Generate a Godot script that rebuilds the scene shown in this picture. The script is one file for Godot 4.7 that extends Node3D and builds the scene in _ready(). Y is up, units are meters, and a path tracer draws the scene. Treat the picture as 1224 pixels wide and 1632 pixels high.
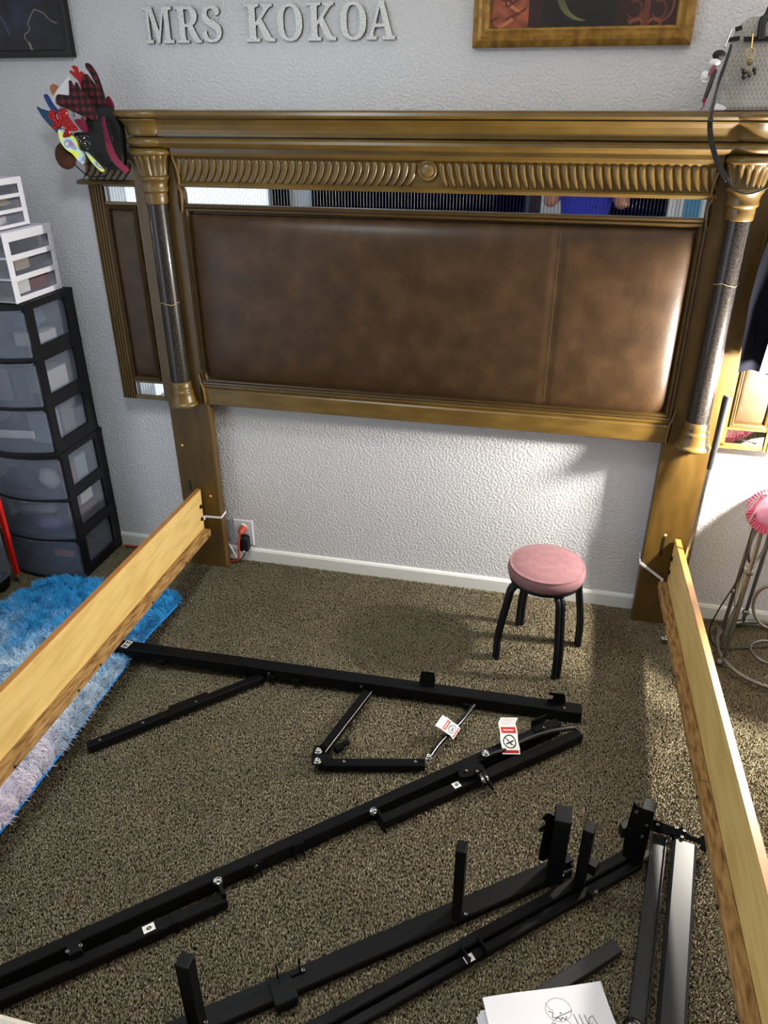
extends Node3D

# ---------------------------------------------------------------- helpers
var M := {}
var used := {}
var count_of := {}
const WALL := -0.095

func numbered(called: String) -> String:
	if not used.has(called):
		used[called] = 0
		return called
	used[called] += 1
	return "%s_%03d" % [called, used[called]]

func numbered_in(parent: Node, called: String) -> String:
	var n := called
	var k := 0
	while parent.has_node(NodePath(n)):
		k += 1
		n = "%s_%03d" % [called, k]
	return n

func thing(called: String, label: String, category: String, at := Vector3.ZERO, group := "") -> Node3D:
	var o := Node3D.new()
	o.name = numbered(called)
	add_child(o, true)
	o.position = at
	o.set_meta("label", label)
	o.set_meta("category", category)
	if group != "":
		o.set_meta("group", group)
	return o

func struct(called: String, st, m, parent: Node = null) -> MeshInstance3D:
	var o := MeshInstance3D.new()
	o.mesh = meshed(st)
	o.material_override = m
	if parent == null:
		o.name = numbered(called)
		add_child(o, true)
		o.set_meta("kind", "structure")
	else:
		o.name = numbered_in(parent, called)
		parent.add_child(o, true)
	return o

func meshed(st) -> Mesh:
	if st is SurfaceTool:
		st.generate_normals()
		return st.commit()
	return st

# a part whose mesh is written in room coordinates
func part(called: String, st, m, parent: Node3D, label := "") -> MeshInstance3D:
	var o := MeshInstance3D.new()
	o.mesh = meshed(st)
	o.material_override = m
	o.name = numbered_in(parent, called)
	parent.add_child(o, true)
	if parent.get_parent() == self:
		o.position = -parent.position
	if label != "":
		o.set_meta("label", label)
	return o

# a part that shares a mesh written round its own origin
func inst(called: String, mesh: Mesh, m, parent: Node3D, xf: Transform3D, label := "") -> MeshInstance3D:
	var o := MeshInstance3D.new()
	o.mesh = mesh
	o.material_override = m
	var key := [parent.get_instance_id(), called]
	var k: int = count_of.get(key, 0)
	o.name = called if k == 0 else "%s_%03d" % [called, k]
	count_of[key] = k + 1
	parent.add_child(o, true)
	o.transform = xf
	if parent.get_parent() == self:
		o.position = xf.origin - parent.position
	if label != "":
		o.set_meta("label", label)
	return o

func S(smooth := false) -> SurfaceTool:
	var st := SurfaceTool.new()
	st.begin(Mesh.PRIMITIVE_TRIANGLES)
	st.set_smooth_group(0 if smooth else -1)
	return st

func tri(st: SurfaceTool, a: Vector3, b: Vector3, c: Vector3, out: Vector3) -> void:
	if (b - a).cross(c - a).dot(out) > 0.0:
		st.add_vertex(a); st.add_vertex(c); st.add_vertex(b)
	else:
		st.add_vertex(a); st.add_vertex(b); st.add_vertex(c)

func quad(st: SurfaceTool, a: Vector3, b: Vector3, c: Vector3, d: Vector3, out: Vector3) -> void:
	tri(st, a, b, c, out)
	tri(st, a, c, d, out)

func quad_uv(st: SurfaceTool, p: Array, uv: Array, out: Vector3) -> void:
	var order := [0, 1, 2, 0, 2, 3]
	if (p[1] - p[0]).cross(p[2] - p[0]).dot(out) > 0.0:
		order = [0, 2, 1, 0, 3, 2]
	for i in order:
		st.set_uv(uv[i])
		st.add_vertex(p[i])

# a box with chamfered edges
func cbox(st: SurfaceTool, size: Vector3, xf: Transform3D, bev := 0.002) -> void:
	st.set_smooth_group(-1)
	var h := size / 2.0
	var b: float = minf(bev, minf(h.x, minf(h.y, h.z)) * 0.9)
	var P := func(s: Vector3, flat: int) -> Vector3:
		var v := Vector3(s.x * (h.x - b), s.y * (h.y - b), s.z * (h.z - b))
		v[flat] = s[flat] * h[flat]
		return xf * v
	for ax in 3:
		var u := (ax + 1) % 3
		var w := (ax + 2) % 3
		for sg in [-1.0, 1.0]:
			var c := []
			for k in [[-1, -1], [1, -1], [1, 1], [-1, 1]]:
				var s := Vector3.ZERO
				s[ax] = sg; s[u] = k[0]; s[w] = k[1]
				c.append(P.call(s, ax))
			var n := Vector3.ZERO
			n[ax] = sg
			quad(st, c[0], c[1], c[2], c[3], xf.basis * n)
		if b > 0.0:
			for su in [-1.0, 1.0]:
				for sw in [-1.0, 1.0]:
					var s0 := Vector3.ZERO
					s0[ax] = -1; s0[u] = su; s0[w] = sw
					var s1 := s0
					s1[ax] = 1
					var n2 := Vector3.ZERO
					n2[u] = su; n2[w] = sw
					quad(st, P.call(s0, u), P.call(s1, u), P.call(s1, w), P.call(s0, w), xf.basis * n2)
	if b > 0.0:
		for sx in [-1.0, 1.0]:
			for sy in [-1.0, 1.0]:
				for sz in [-1.0, 1.0]:
					var s := Vector3(sx, sy, sz)
					tri(st, P.call(s, 0), P.call(s, 1), P.call(s, 2), xf.basis * s)

func box(st: SurfaceTool, lo: Vector3, hi: Vector3, bev := 0.002) -> void:
	cbox(st, hi - lo, Transform3D(Basis(), (lo + hi) / 2.0), bev)

# an oriented bar between two points; w across (level), h upwards
func bar(st: SurfaceTool, a: Vector3, b: Vector3, w: float, h: float, bev := 0.0015) -> void:
	cbox(st, Vector3((b - a).length(), h, w), along(a, b, (a + b) / 2.0), bev)

# frame whose x runs from a to b, y upwards, at a given origin
func along(a: Vector3, b: Vector3, at: Vector3) -> Transform3D:
	var x := (b - a).normalized()
	var z := x.cross(Vector3.UP)
	if z.length() < 0.01:
		z = Vector3.BACK
	z = z.normalized()
	return Transform3D(Basis(x, z.cross(x), z), at)

func tube(st: SurfaceTool, pts: Array, r, sides := 10, caps := true) -> void:
	st.set_smooth_group(0)
	var n := pts.size()
	var rings := []
	var t0: Vector3 = (pts[1] - pts[0]).normalized()
	var u := t0.cross(Vector3.UP)
	if u.length() < 0.05:
		u = t0.cross(Vector3.RIGHT)
	u = u.normalized()
	for i in n:
		var t: Vector3 = (pts[mini(i + 1, n - 1)] - pts[maxi(i - 1, 0)]).normalized()
		u = (u - t * u.dot(t)).normalized()
		var v := t.cross(u)
		var rr: float = r[i] if r is Array else r
		var ring := []
		for k in sides:
			var a := TAU * k / sides
			ring.append(pts[i] + (u * cos(a) + v * sin(a)) * rr)
		rings.append(ring)
	for i in n - 1:
		for k in sides:
			var k2 := (k + 1) % sides
			var mid: Vector3 = (rings[i][k] + rings[i][k2] + rings[i + 1][k] + rings[i + 1][k2]) / 4.0
			quad(st, rings[i][k], rings[i][k2], rings[i + 1][k2], rings[i + 1][k], mid - (pts[i] + pts[i + 1]) / 2.0)
	if caps:
		st.set_smooth_group(-1)
		for e in [0, n - 1]:
			var out: Vector3 = pts[0] - pts[1] if e == 0 else pts[n - 1] - pts[n - 2]
			for k in range(1, sides - 1):
				tri(st, rings[e][0], rings[e][k], rings[e][k + 1], out)

func curve(pts: Array, steps := 6) -> Array:
	var out := []
	var n := pts.size()
	for i in n - 1:
		var p0: Vector3 = pts[maxi(i - 1, 0)]
		var p1: Vector3 = pts[i]
		var p2: Vector3 = pts[i + 1]
		var p3: Vector3 = pts[mini(i + 2, n - 1)]
		for k in steps:
			out.append(p1.cubic_interpolate(p2, p0, p3, float(k) / steps))
	out.append(pts[n - 1])
	return out

func ring_pts(c: Vector3, u: Vector3, v: Vector3, n := 40) -> Array:
	var out := []
	for k in n + 1:
		var a := TAU * k / n
		out.append(c + u * cos(a) + v * sin(a))
	return out

# profile of Vector2(radius, height), bottom to top; flute: depth per turn of n waves
func lathe(st: SurfaceTool, prof: Array, xf: Transform3D, sides := 32, waves := 0, depth: Array = []) -> void:
	var n := prof.size()
	var P := func(i: int, k: int) -> Vector3:
		var a := TAU * k / sides
		var r: float = prof[i].x
		if waves > 0:
			r += depth[i] * (absf(sin(a * waves / 2.0)) - 0.6)
		return xf * Vector3(r * cos(a), prof[i].y, r * sin(a))
	for i in n - 1:
		var d: Vector2 = prof[i + 1] - prof[i]
		for k in sides:
			var a := TAU * (k + 0.5) / sides
			var out: Vector3 = xf.basis * Vector3(cos(a) * d.y, -d.x, sin(a) * d.y)
			if prof[i].x < 1e-5:
				tri(st, P.call(i, k), P.call(i + 1, k), P.call(i + 1, k + 1), out)
			elif prof[i + 1].x < 1e-5:
				tri(st, P.call(i, k), P.call(i + 1, k), P.call(i, k + 1), out)
			else:
				quad(st, P.call(i, k), P.call(i, (k + 1) % sides), P.call(i + 1, (k + 1) % sides), P.call(i + 1, k), out)

func ball(st: SurfaceTool, c: Vector3, r: Vector3, n := 12) -> void:
	st.set_smooth_group(0)
	var prof := []
	for i in n + 1:
		var a := PI * i / n
		prof.append(Vector2(sin(a) if i > 0 and i < n else 0.0, -cos(a)))
	lathe(st, prof, Transform3D(Basis.from_scale(r), c), n * 2)

# polygon in the x,y plane of xf, from -d/2 to d/2 along z, with a bevelled rim
func prism(st: SurfaceTool, poly: PackedVector2Array, d: float, xf: Transform3D, bev := 0.0, smooth := false) -> void:
	var n := poly.size()
	if Geometry2D.is_polygon_clockwise(poly):
		poly.reverse()
	var inner := PackedVector2Array()
	for i in n:
		var e0 := (poly[i] - poly[(i + n - 1) % n]).normalized()
		var e1 := (poly[(i + 1) % n] - poly[i]).normalized()
		var m := (Vector2(-e0.y, e0.x) + Vector2(-e1.y, e1.x))
		m = m.normalized() if m.length() > 0.01 else Vector2(-e1.y, e1.x)
		inner.append(poly[i] + m * bev)
	var idx := Geometry2D.triangulate_polygon(inner)
	st.set_smooth_group(-1)
	for s in [-1.0, 1.0]:
		for t in range(0, idx.size(), 3):
			var q := []
			for k in 3:
				q.append(xf * Vector3(inner[idx[t + k]].x, inner[idx[t + k]].y, s * d / 2.0))
			tri(st, q[0], q[1], q[2], xf.basis.z * s)
	if smooth:
		st.set_smooth_group(0)
	for i in n:
		var j := (i + 1) % n
		var e := poly[j] - poly[i]
		var out := xf.basis * Vector3(e.y, -e.x, 0)
		var z1 := d / 2.0 - bev
		quad(st, xf * Vector3(poly[i].x, poly[i].y, -z1), xf * Vector3(poly[j].x, poly[j].y, -z1), xf * Vector3(poly[j].x, poly[j].y, z1), xf * Vector3(poly[i].x, poly[i].y, z1), out)
		if bev > 0.0:
			for s in [-1.0, 1.0]:
				quad(st, xf * Vector3(poly[i].x, poly[i].y, s * z1), xf * Vector3(poly[j].x, poly[j].y, s * z1), xf * Vector3(inner[j].x, inner[j].y, s * d / 2.0), xf * Vector3(inner[i].x, inner[i].y, s * d / 2.0), out.normalized() + xf.basis.z * s)

# profile points Vector2(z, y) swept along x
func moulding(st: SurfaceTool, prof: Array, x0: float, x1: float) -> void:
	prism(st, PackedVector2Array(prof), absf(x1 - x0), Transform3D(Basis(Vector3.BACK, Vector3.UP, Vector3.LEFT), Vector3((x0 + x1) / 2.0, 0, 0)))

# mitred frame round a rectangle (outer half sizes); prof of Vector2(inset, height)
func mitred(st: SurfaceTool, c: Vector3, hw: float, hh: float, prof: Array) -> void:
	st.set_smooth_group(-1)
	var P := func(k: int, i: int) -> Vector3:
		var sx: float = [-1, 1, 1, -1][k % 4]
		var sy: float = [-1, -1, 1, 1][k % 4]
		return c + Vector3(sx * (hw - prof[i].x), sy * (hh - prof[i].x), prof[i].y)
	var outs := [Vector3.DOWN, Vector3.RIGHT, Vector3.UP, Vector3.LEFT]
	for i in prof.size() - 1:
		var d: Vector2 = prof[i + 1] - prof[i]
		for k in 4:
			quad(st, P.call(k, i), P.call(k + 1, i), P.call(k + 1, i + 1), P.call(k, i + 1), outs[k] * d.y + Vector3.BACK * d.x)

# a sheet from rows of points, with thickness given by offset
func sheet(st: SurfaceTool, rows: Array, thick: Vector3, uv := false) -> void:
	st.set_smooth_group(0)
	var nr := rows.size()
	var nc: int = rows[0].size()
	for s in 2:
		var off := thick * (0.5 - s)
		for i in nr - 1:
			for j in nc - 1:
				var p := [rows[i][j] + off, rows[i][j + 1] + off, rows[i + 1][j + 1] + off, rows[i + 1][j] + off]
				var t := []
				for k in [[0, 0], [0, 1], [1, 1], [1, 0]]:
					t.append(Vector2(float(j + k[1]) / (nc - 1), float(i + k[0]) / (nr - 1)))
				if uv:
					quad_uv(st, p, t, thick * (1.0 - 2.0 * s))
				else:
					quad(st, p[0], p[1], p[2], p[3], thick * (1.0 - 2.0 * s))
	st.set_smooth_group(-1)
	if uv:
		st.set_uv(Vector2(0.01, 0.01))
	var edge := []
	for j in nc: edge.append(rows[0][j])
	for i in range(1, nr): edge.append(rows[i][nc - 1])
	for j in range(nc - 2, -1, -1): edge.append(rows[nr - 1][j])
	for i in range(nr - 2, 0, -1): edge.append(rows[i][0])
	var mid := Vector3.ZERO
	for e in edge: mid += e
	mid /= edge.size()
	for i in edge.size():
		var a: Vector3 = edge[i]
		var b: Vector3 = edge[(i + 1) % edge.size()]
		quad(st, a + thick / 2, b + thick / 2, b - thick / 2, a - thick / 2, (a + b) / 2 - mid)

func poly(flat: Array) -> PackedVector2Array:
	var p := PackedVector2Array()
	for i in range(0, flat.size(), 2):
		p.append(Vector2(flat[i], flat[i + 1]))
	return p

# a smooth closed outline through points
func rounded(flat: Array, steps := 3) -> PackedVector2Array:
	var p := poly(flat)
	var n := p.size()
	var out := PackedVector2Array()
	for i in n:
		for k in steps:
			out.append(p[i].cubic_interpolate(p[(i + 1) % n], p[(i + n - 1) % n], p[(i + 2) % n], float(k) / steps))
	return out

# ---------------------------------------------------------------- materials
func mat(called: String, c: Color, rough := 0.6, metal := 0.0, spec := 0.5) -> StandardMaterial3D:
	var m := StandardMaterial3D.new()
	m.resource_name = called
	m.albedo_color = c
	m.roughness = rough
	m.metallic = metal
	m.metallic_specular = spec
	M[called] = m
	return m

func noise(kind: int, freq: float, octaves := 4, seed_ := 1) -> FastNoiseLite:
	var n := FastNoiseLite.new()
	n.noise_type = kind
	n.frequency = freq
	n.fractal_octaves = octaves
	n.seed = seed_
	return n

func noise_tex(n: FastNoiseLite, size := 512, colors: Array = []) -> NoiseTexture2D:
	var t := NoiseTexture2D.new()
	t.width = size
	t.height = size
	t.seamless = true
	t.noise = n
	if colors.size():
		var g := Gradient.new()
		var off := PackedFloat32Array()
		var col := PackedColorArray()
		for c in colors:
			off.append(c[0])
			col.append(c[1])
		g.offsets = off
		g.colors = col
		t.color_ramp = g
	return t

func tri_tex(m: StandardMaterial3D, tex: Texture2D, scale: Vector3, world := true) -> void:
	m.albedo_texture = tex
	m.uv1_triplanar = true
	m.uv1_world_triplanar = world
	m.uv1_scale = scale

func G(v: float) -> Color:
	return Color(v, v, v)

func materials() -> void:
	var SI := FastNoiseLite.TYPE_SIMPLEX_SMOOTH
	var m := mat("wall_paint", Color(0.80, 0.80, 0.815), 0.75, 0, 0.3)
	m.uv1_triplanar = true
	m.uv1_world_triplanar = true
	m.uv1_scale = Vector3(1.2, 1.2, 1.2)
	m.heightmap_enabled = true
	m.heightmap_texture = noise_tex(noise(SI, 0.055, 3, 4), 1024, [[0.3, G(0)], [0.48, G(0.25)], [0.62, G(1)]])
	m.heightmap_scale = 0.125
	mat("trim_paint", Color(0.84, 0.84, 0.83), 0.5)
	mat("ceiling_paint", Color(0.86, 0.86, 0.85), 0.85)
	mat("carpet_base", Color(0.55, 0.505, 0.41), 0.95, 0, 0.1)
	m = mat("carpet_fibre", Color(1, 1, 1), 0.9, 0, 0.15)
	m.vertex_color_use_as_albedo = true
	m = mat("rug_fibre", Color(1, 1, 1), 0.7, 0, 0.25)
	m.vertex_color_use_as_albedo = true
	mat("rug_back", Color(0.10, 0.50, 0.85), 0.85)
	# antiqued gold finish on wood
	m = mat("gold_wood", Color(0.60, 0.585, 0.55), 0.36, 0, 0.5)
	tri_tex(m, noise_tex(noise(SI, 0.012, 5, 11), 512, [[0.0, Color(0.54, 0.42, 0.18)], [0.5, Color(0.63, 0.50, 0.22)], [1.0, Color(0.73, 0.60, 0.31)]]), Vector3(0.7, 3.0, 3.0))
	m.clearcoat_enabled = true
	m.clearcoat = 0.3
	m.clearcoat_roughness = 0.3
	m = mat("gold_wood_upright", Color(0.58, 0.565, 0.53), 0.4, 0, 0.5)
	tri_tex(m, noise_tex(noise(SI, 0.012, 5, 12), 512, [[0.0, Color(0.50, 0.38, 0.16)], [0.5, Color(0.57, 0.44, 0.19)], [1.0, Color(0.64, 0.51, 0.25)]]), Vector3(3.0, 0.8, 3.0))
	var gd: StandardMaterial3D = M.gold_wood.duplicate()
	gd.resource_name = "dark_gold_wood"
	gd.albedo_color = Color(0.40, 0.37, 0.335)
	M["dark_gold_wood"] = gd
	mat("dark_glaze", Color(0.22, 0.145, 0.07), 0.5)
	m = mat("leather", Color(0.95, 0.95, 0.95), 0.40, 0, 0.38)
	tri_tex(m, noise_tex(noise(SI, 0.011, 4, 21), 512, [[0.0, Color(0.22, 0.155, 0.095)], [0.5, Color(0.265, 0.19, 0.12)], [1.0, Color(0.32, 0.235, 0.155)]]), Vector3(1.3, 1.3, 1.3))
	m.heightmap_enabled = true
	m.heightmap_texture = noise_tex(noise(FastNoiseLite.TYPE_CELLULAR, 0.12, 2, 5), 512)
	m.heightmap_scale = 0.03
	mat("thread", Color(0.70, 0.60, 0.42), 0.7)
	m = mat("marble", Color(0.82, 0.82, 0.82), 0.35, 0, 0.4)
	tri_tex(m, noise_tex(noise(SI, 0.03, 6, 31), 512, [[0.0, Color(0.05, 0.048, 0.05)], [0.42, Color(0.12, 0.11, 0.105)], [0.55, Color(0.30, 0.26, 0.23)], [0.62, Color(0.12, 0.11, 0.105)], [0.74, Color(0.40, 0.36, 0.32)], [0.80, Color(0.16, 0.15, 0.14)], [1.0, Color(0.75, 0.7, 0.64)]]), Vector3(8, 8, 8))
	m.clearcoat_enabled = true
	m.clearcoat = 0.35
	m.clearcoat_roughness = 0.1
	mat("mirror", Color(0.80, 0.82, 0.83), 0.02, 1.0)
	# pine rails
	m = mat("pine", Color(0.95, 0.95, 0.95), 0.45, 0, 0.45)
	tri_tex(m, noise_tex(noise(SI, 0.015, 5, 41), 512, [[0.0, Color(0.82, 0.68, 0.41)], [0.5, Color(0.89, 0.765, 0.48)], [1.0, Color(0.92, 0.81, 0.54)]]), Vector3(3.0, 3.0, 0.5))
	m = mat("rough_pine", Color(0.88, 0.86, 0.84), 0.7, 0, 0.3)
	tri_tex(m, noise_tex(noise(SI, 0.02, 5, 43), 512, [[0.0, Color(0.34, 0.24, 0.13)], [0.3, Color(0.58, 0.45, 0.28)], [0.6, Color(0.72, 0.58, 0.38)], [1.0, Color(0.80, 0.67, 0.46)]]), Vector3(5.0, 5.0, 1.0))
	m = mat("varnished_edge", Color(0.66, 0.45, 0.22), 0.35)
	mat("dull_zinc", Color(0.42, 0.42, 0.42), 0.35, 1.0)
	mat("hole_black", Color(0.02, 0.02, 0.02), 0.6)
	m = mat("black_steel", Color(0.045, 0.047, 0.055), 0.45, 0.0, 0.25)
	mat("matt_black", Color(0.03, 0.03, 0.035), 0.85, 0.0, 0.05)
	mat("black_gloss", Color(0.02, 0.02, 0.022), 0.2, 0.0, 0.6)
	mat("grey_steel", Color(0.085, 0.09, 0.105), 0.36, 0.0, 0.4)
	mat("zinc", Color(0.78, 0.79, 0.80), 0.25, 1.0)
	m = mat("velvet", Color(0.52, 0.375, 0.39), 0.75, 0, 0.3)
	m.rim_enabled = true
	m.rim = 0.5
	m.rim_tint = 0.6
	m.uv1_triplanar = true
	m.uv1_scale = Vector3(9, 9, 9)
	m.albedo_texture = noise_tex(noise(SI, 0.012, 3, 51), 256, [[0.3, Color(0.94, 0.93, 0.94)], [0.7, Color(1, 1, 1)]])
	mat("white_paper", Color(0.88, 0.88, 0.90), 0.7)
	mat("white_plastic", Color(0.84, 0.84, 0.88), 0.45)
	mat("black_plastic", Color(0.09, 0.092, 0.105), 0.42, 0.0, 0.3)
	m = mat("frosted", Color(0.50, 0.53, 0.60, 0.32), 0.3)
	m.transparency = BaseMaterial3D.TRANSPARENCY_ALPHA
	m = mat("clear_plastic", Color(0.55, 0.57, 0.64, 0.12), 0.12)
	m.transparency = BaseMaterial3D.TRANSPARENCY_ALPHA
	m = mat("window_glass", Color(0.9, 0.95, 0.95, 0.08), 0.02)
	m.transparency = BaseMaterial3D.TRANSPARENCY_ALPHA
	mat("red_plastic", Color(0.80, 0.10, 0.06), 0.4)
	mat("orange_cable", Color(0.66, 0.24, 0.14), 0.5)
	mat("black_cable", Color(0.025, 0.025, 0.028), 0.5)
	mat("white_cable", Color(0.85, 0.85, 0.85), 0.5)
	m = mat("glitter_silver", Color(1, 1, 1), 0.4, 0.12, 0.6)
	tri_tex(m, noise_tex(noise(FastNoiseLite.TYPE_SIMPLEX_SMOOTH, 0.09, 3, 61), 256, [[0.2, G(0.62)], [0.4, G(0.9)], [0.6, G(0.80)], [0.75, G(1.0)]]), Vector3(9, 9, 9))
	m.normal_enabled = true
	var nt := noise_tex(noise(FastNoiseLite.TYPE_CELLULAR, 0.09, 1, 62), 256)
	nt.as_normal_map = true
	nt.bump_strength = 5.0
	m.normal_texture = nt
	mat("letter_edge", Color(0.20, 0.20, 0.21), 0.5)
	m = mat("picture_gold", Color(0.9, 0.9, 0.9), 0.34, 0.35, 0.5)
	tri_tex(m, noise_tex(noise(SI, 0.02, 4, 71), 256, [[0.0, Color(0.46, 0.33, 0.13)], [0.6, Color(0.68, 0.52, 0.24)], [1.0, Color(0.80, 0.65, 0.36)]]), Vector3(4, 4, 4))
	mat("picture_black", Color(0.03, 0.032, 0.04), 0.4)
	mat("navy_cloth", Color(0.035, 0.04, 0.075), 0.9, 0, 0.2)
	mat("pale_cloth", Color(0.62, 0.70, 0.76), 0.85, 0, 0.2)
	m = mat("silver_wire", Color(0.47, 0.46, 0.44), 0.38, 0.85)
	mat("grip_rubber", Color(0.03, 0.032, 0.045), 0.55)
	mat("chrome", Color(0.80, 0.80, 0.80), 0.12, 1.0)
	mat("gold_metal", Color(0.85, 0.70, 0.42), 0.2, 1.0)
	mat("pink_paper", Color(0.88, 0.45, 0.55), 0.6)
	mat("pink_foil", Color(0.90, 0.58, 0.66), 0.35)
	mat("ribbon_white", Color(0.86, 0.84, 0.84), 0.4)
	mat("purse_trim", Color(0.015, 0.015, 0.017), 0.4)
	mat("fluff_white", Color(0.86, 0.85, 0.86), 0.95)
	mat("magenta_felt", Color(0.42, 0.03, 0.19), 0.8)
	mat("red_felt", Color(0.66, 0.03, 0.06), 0.7)
	mat("blue_felt", Color(0.03, 0.20, 0.46), 0.6)
	mat("teal_felt", Color(0.04, 0.26, 0.40), 0.6)
	mat("tan_felt", Color(0.66, 0.42, 0.26), 0.8)
	mat("brown_fluff", Color(0.25, 0.12, 0.035), 0.9)
	mat("black_felt", Color(0.012, 0.012, 0.015), 0.7)
	m = mat("red_sequin", Color(1, 1, 1), 0.2, 0.55, 0.7)
	tri_tex(m, noise_tex(noise(FastNoiseLite.TYPE_CELLULAR, 0.08, 1, 81), 256, [[0.0, Color(0.35, 0.0, 0.02)], [0.6, Color(0.85, 0.03, 0.07)], [1.0, Color(1, 0.25, 0.25)]]), Vector3(7, 7, 7), false)
	m.normal_enabled = true
	m.normal_texture = nt
	m = mat("holo", Color(1, 1, 1), 0.18, 0.55, 0.7)
	tri_tex(m, noise_tex(noise(SI, 0.02, 2, 83), 256, [[0.2, Color(0.70, 0.72, 0.05)], [0.42, Color(0.78, 0.76, 0.22)], [0.55, Color(0.55, 0.70, 0.76)], [0.7, Color(0.40, 0.30, 0.50)], [0.85, Color(0.72, 0.72, 0.4)]]), Vector3(3.2, 3.2, 3.2), false)
	mat("skin", Color(0.52, 0.35, 0.26), 0.55)
	mat("blue_top", Color(0.10, 0.13, 0.55), 0.85)
	mat("dark_trousers", Color(0.05, 0.05, 0.07), 0.9)
	mat("hair", Color(0.03, 0.022, 0.018), 0.5)
	mat("cream_fabric", Color(0.80, 0.77, 0.72), 0.85)
	mat("dark_closet", Color(0.024, 0.022, 0.021), 0.9, 0, 0.1)
	mat("door_brown", Color(0.20, 0.13, 0.08), 0.5)
	m = mat("window_blind", Color(0.86, 0.88, 0.90), 0.8)
	m.emission_enabled = true
	m.emission = Color(0.86, 0.93, 1.0)
	m.emission_energy_multiplier = 0.3
	m = mat("ceiling_glow", Color(1, 1, 1), 0.6)
	m.emission_enabled = true
	m.emission = Color(0.95, 0.985, 1.0)
	m.emission_energy_multiplier = 2.0
	m = mat("lamp_bulb", Color(1, 1, 1), 0.4)
	m.emission_enabled = true
	m.emission = Color(1.0, 0.95, 0.86)
	m.emission_energy_multiplier = 6.0

func pic_mat(called: String, im: Image, rough := 0.6) -> StandardMaterial3D:
	var m := mat(called, Color(1, 1, 1), rough)
	m.albedo_texture = ImageTexture.create_from_image(im)
	return m

func stroke(im: Image, a: Vector2, b: Vector2, r: float, c: Color) -> void:
	var n := int(a.distance_to(b) / maxf(r * 0.5, 0.5)) + 1
	for i in n + 1:
		var p := a.lerp(b, float(i) / n)
		for y in range(int(p.y - r), int(p.y + r) + 1):
			for x in range(int(p.x - r), int(p.x + r) + 1):
				if x >= 0 and y >= 0 and x < im.get_width() and y < im.get_height() and Vector2(x, y).distance_to(p) <= r + 0.3:
					im.set_pixel(x, y, im.get_pixel(x, y).lerp(Color(c.r, c.g, c.b), c.a))

func strokes(im: Image, pts: Array, r: float, c: Color) -> void:
	for i in range(0, pts.size() - 2, 2):
		stroke(im, Vector2(pts[i], pts[i + 1]), Vector2(pts[i + 2], pts[i + 3]), r, c)

func arc(im: Image, c: Vector2, rx: float, ry: float, a0: float, a1: float, r: float, col: Color) -> void:
	var prev := c + Vector2(cos(a0) * rx, sin(a0) * ry)
	for i in range(1, 25):
		var a := lerpf(a0, a1, i / 24.0)
		var q := c + Vector2(cos(a) * rx, sin(a) * ry)
		stroke(im, prev, q, r, col)
		prev = q

# ---------------------------------------------------------------- the scene
func _ready() -> void:
	materials()
	# camera, sky, lights, exposure
	var cam := Camera3D.new()
	cam.name = "camera"
	cam.fov = 67.41
	cam.near = 0.05
	cam.far = 60.0
	cam.position = Vector3(0.498, 1.924, 2.776)
	cam.rotation = Vector3(deg_to_rad(-28.42), deg_to_rad(13.22), deg_to_rad(-0.106))
	add_child(cam)
	var we := WorldEnvironment.new()
	we.name = "environment"
	var env := Environment.new()
	env.background_mode = Environment.BG_SKY
	var sky := Sky.new()
	var psm := ProceduralSkyMaterial.new()
	psm.sky_top_color = Color(0.35, 0.5, 0.75)
	psm.sky_horizon_color = Color(0.75, 0.82, 0.9)
	sky.sky_material = psm
	env.sky = sky
	env.tonemap_mode = Environment.TONE_MAPPER_LINEAR
	env.tonemap_exposure = 1.12
	env.sdfgi_enabled = true
	env.ssao_enabled = true
	env.ssil_enabled = true
	we.environment = env
	add_child(we)
	# daylight through the white blinds of the patio door in the left wall
	var day := AreaLight3D.new()
	day.name = "daylight"
	day.area_size = Vector2(2.4, 1.95)
	day.area_normalize_energy = true
	day.light_energy = 2.4
	day.light_color = Color(0.86, 0.93, 1.0)
	day.area_range = 12.0
	day.area_attenuation = 2.0
	day.shadow_enabled = true
	day.position = Vector3(-2.15, 1.1, 2.85)
	day.rotation = Vector3(0, deg_to_rad(-90), 0)
	add_child(day)

	room()
	headboard()
	rails()
	bench()
	drawer_towers()
	rug()
	metal_frames()
	stool()
	wire_table()
	table_lamp()
	ceiling_lamp()
	pictures()
	letters()
	purse()
	garments()
	golf_club()
	headbands()
	outlet()
	paper_pad()
	reflected_room()
	person()
	carpet()

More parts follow.
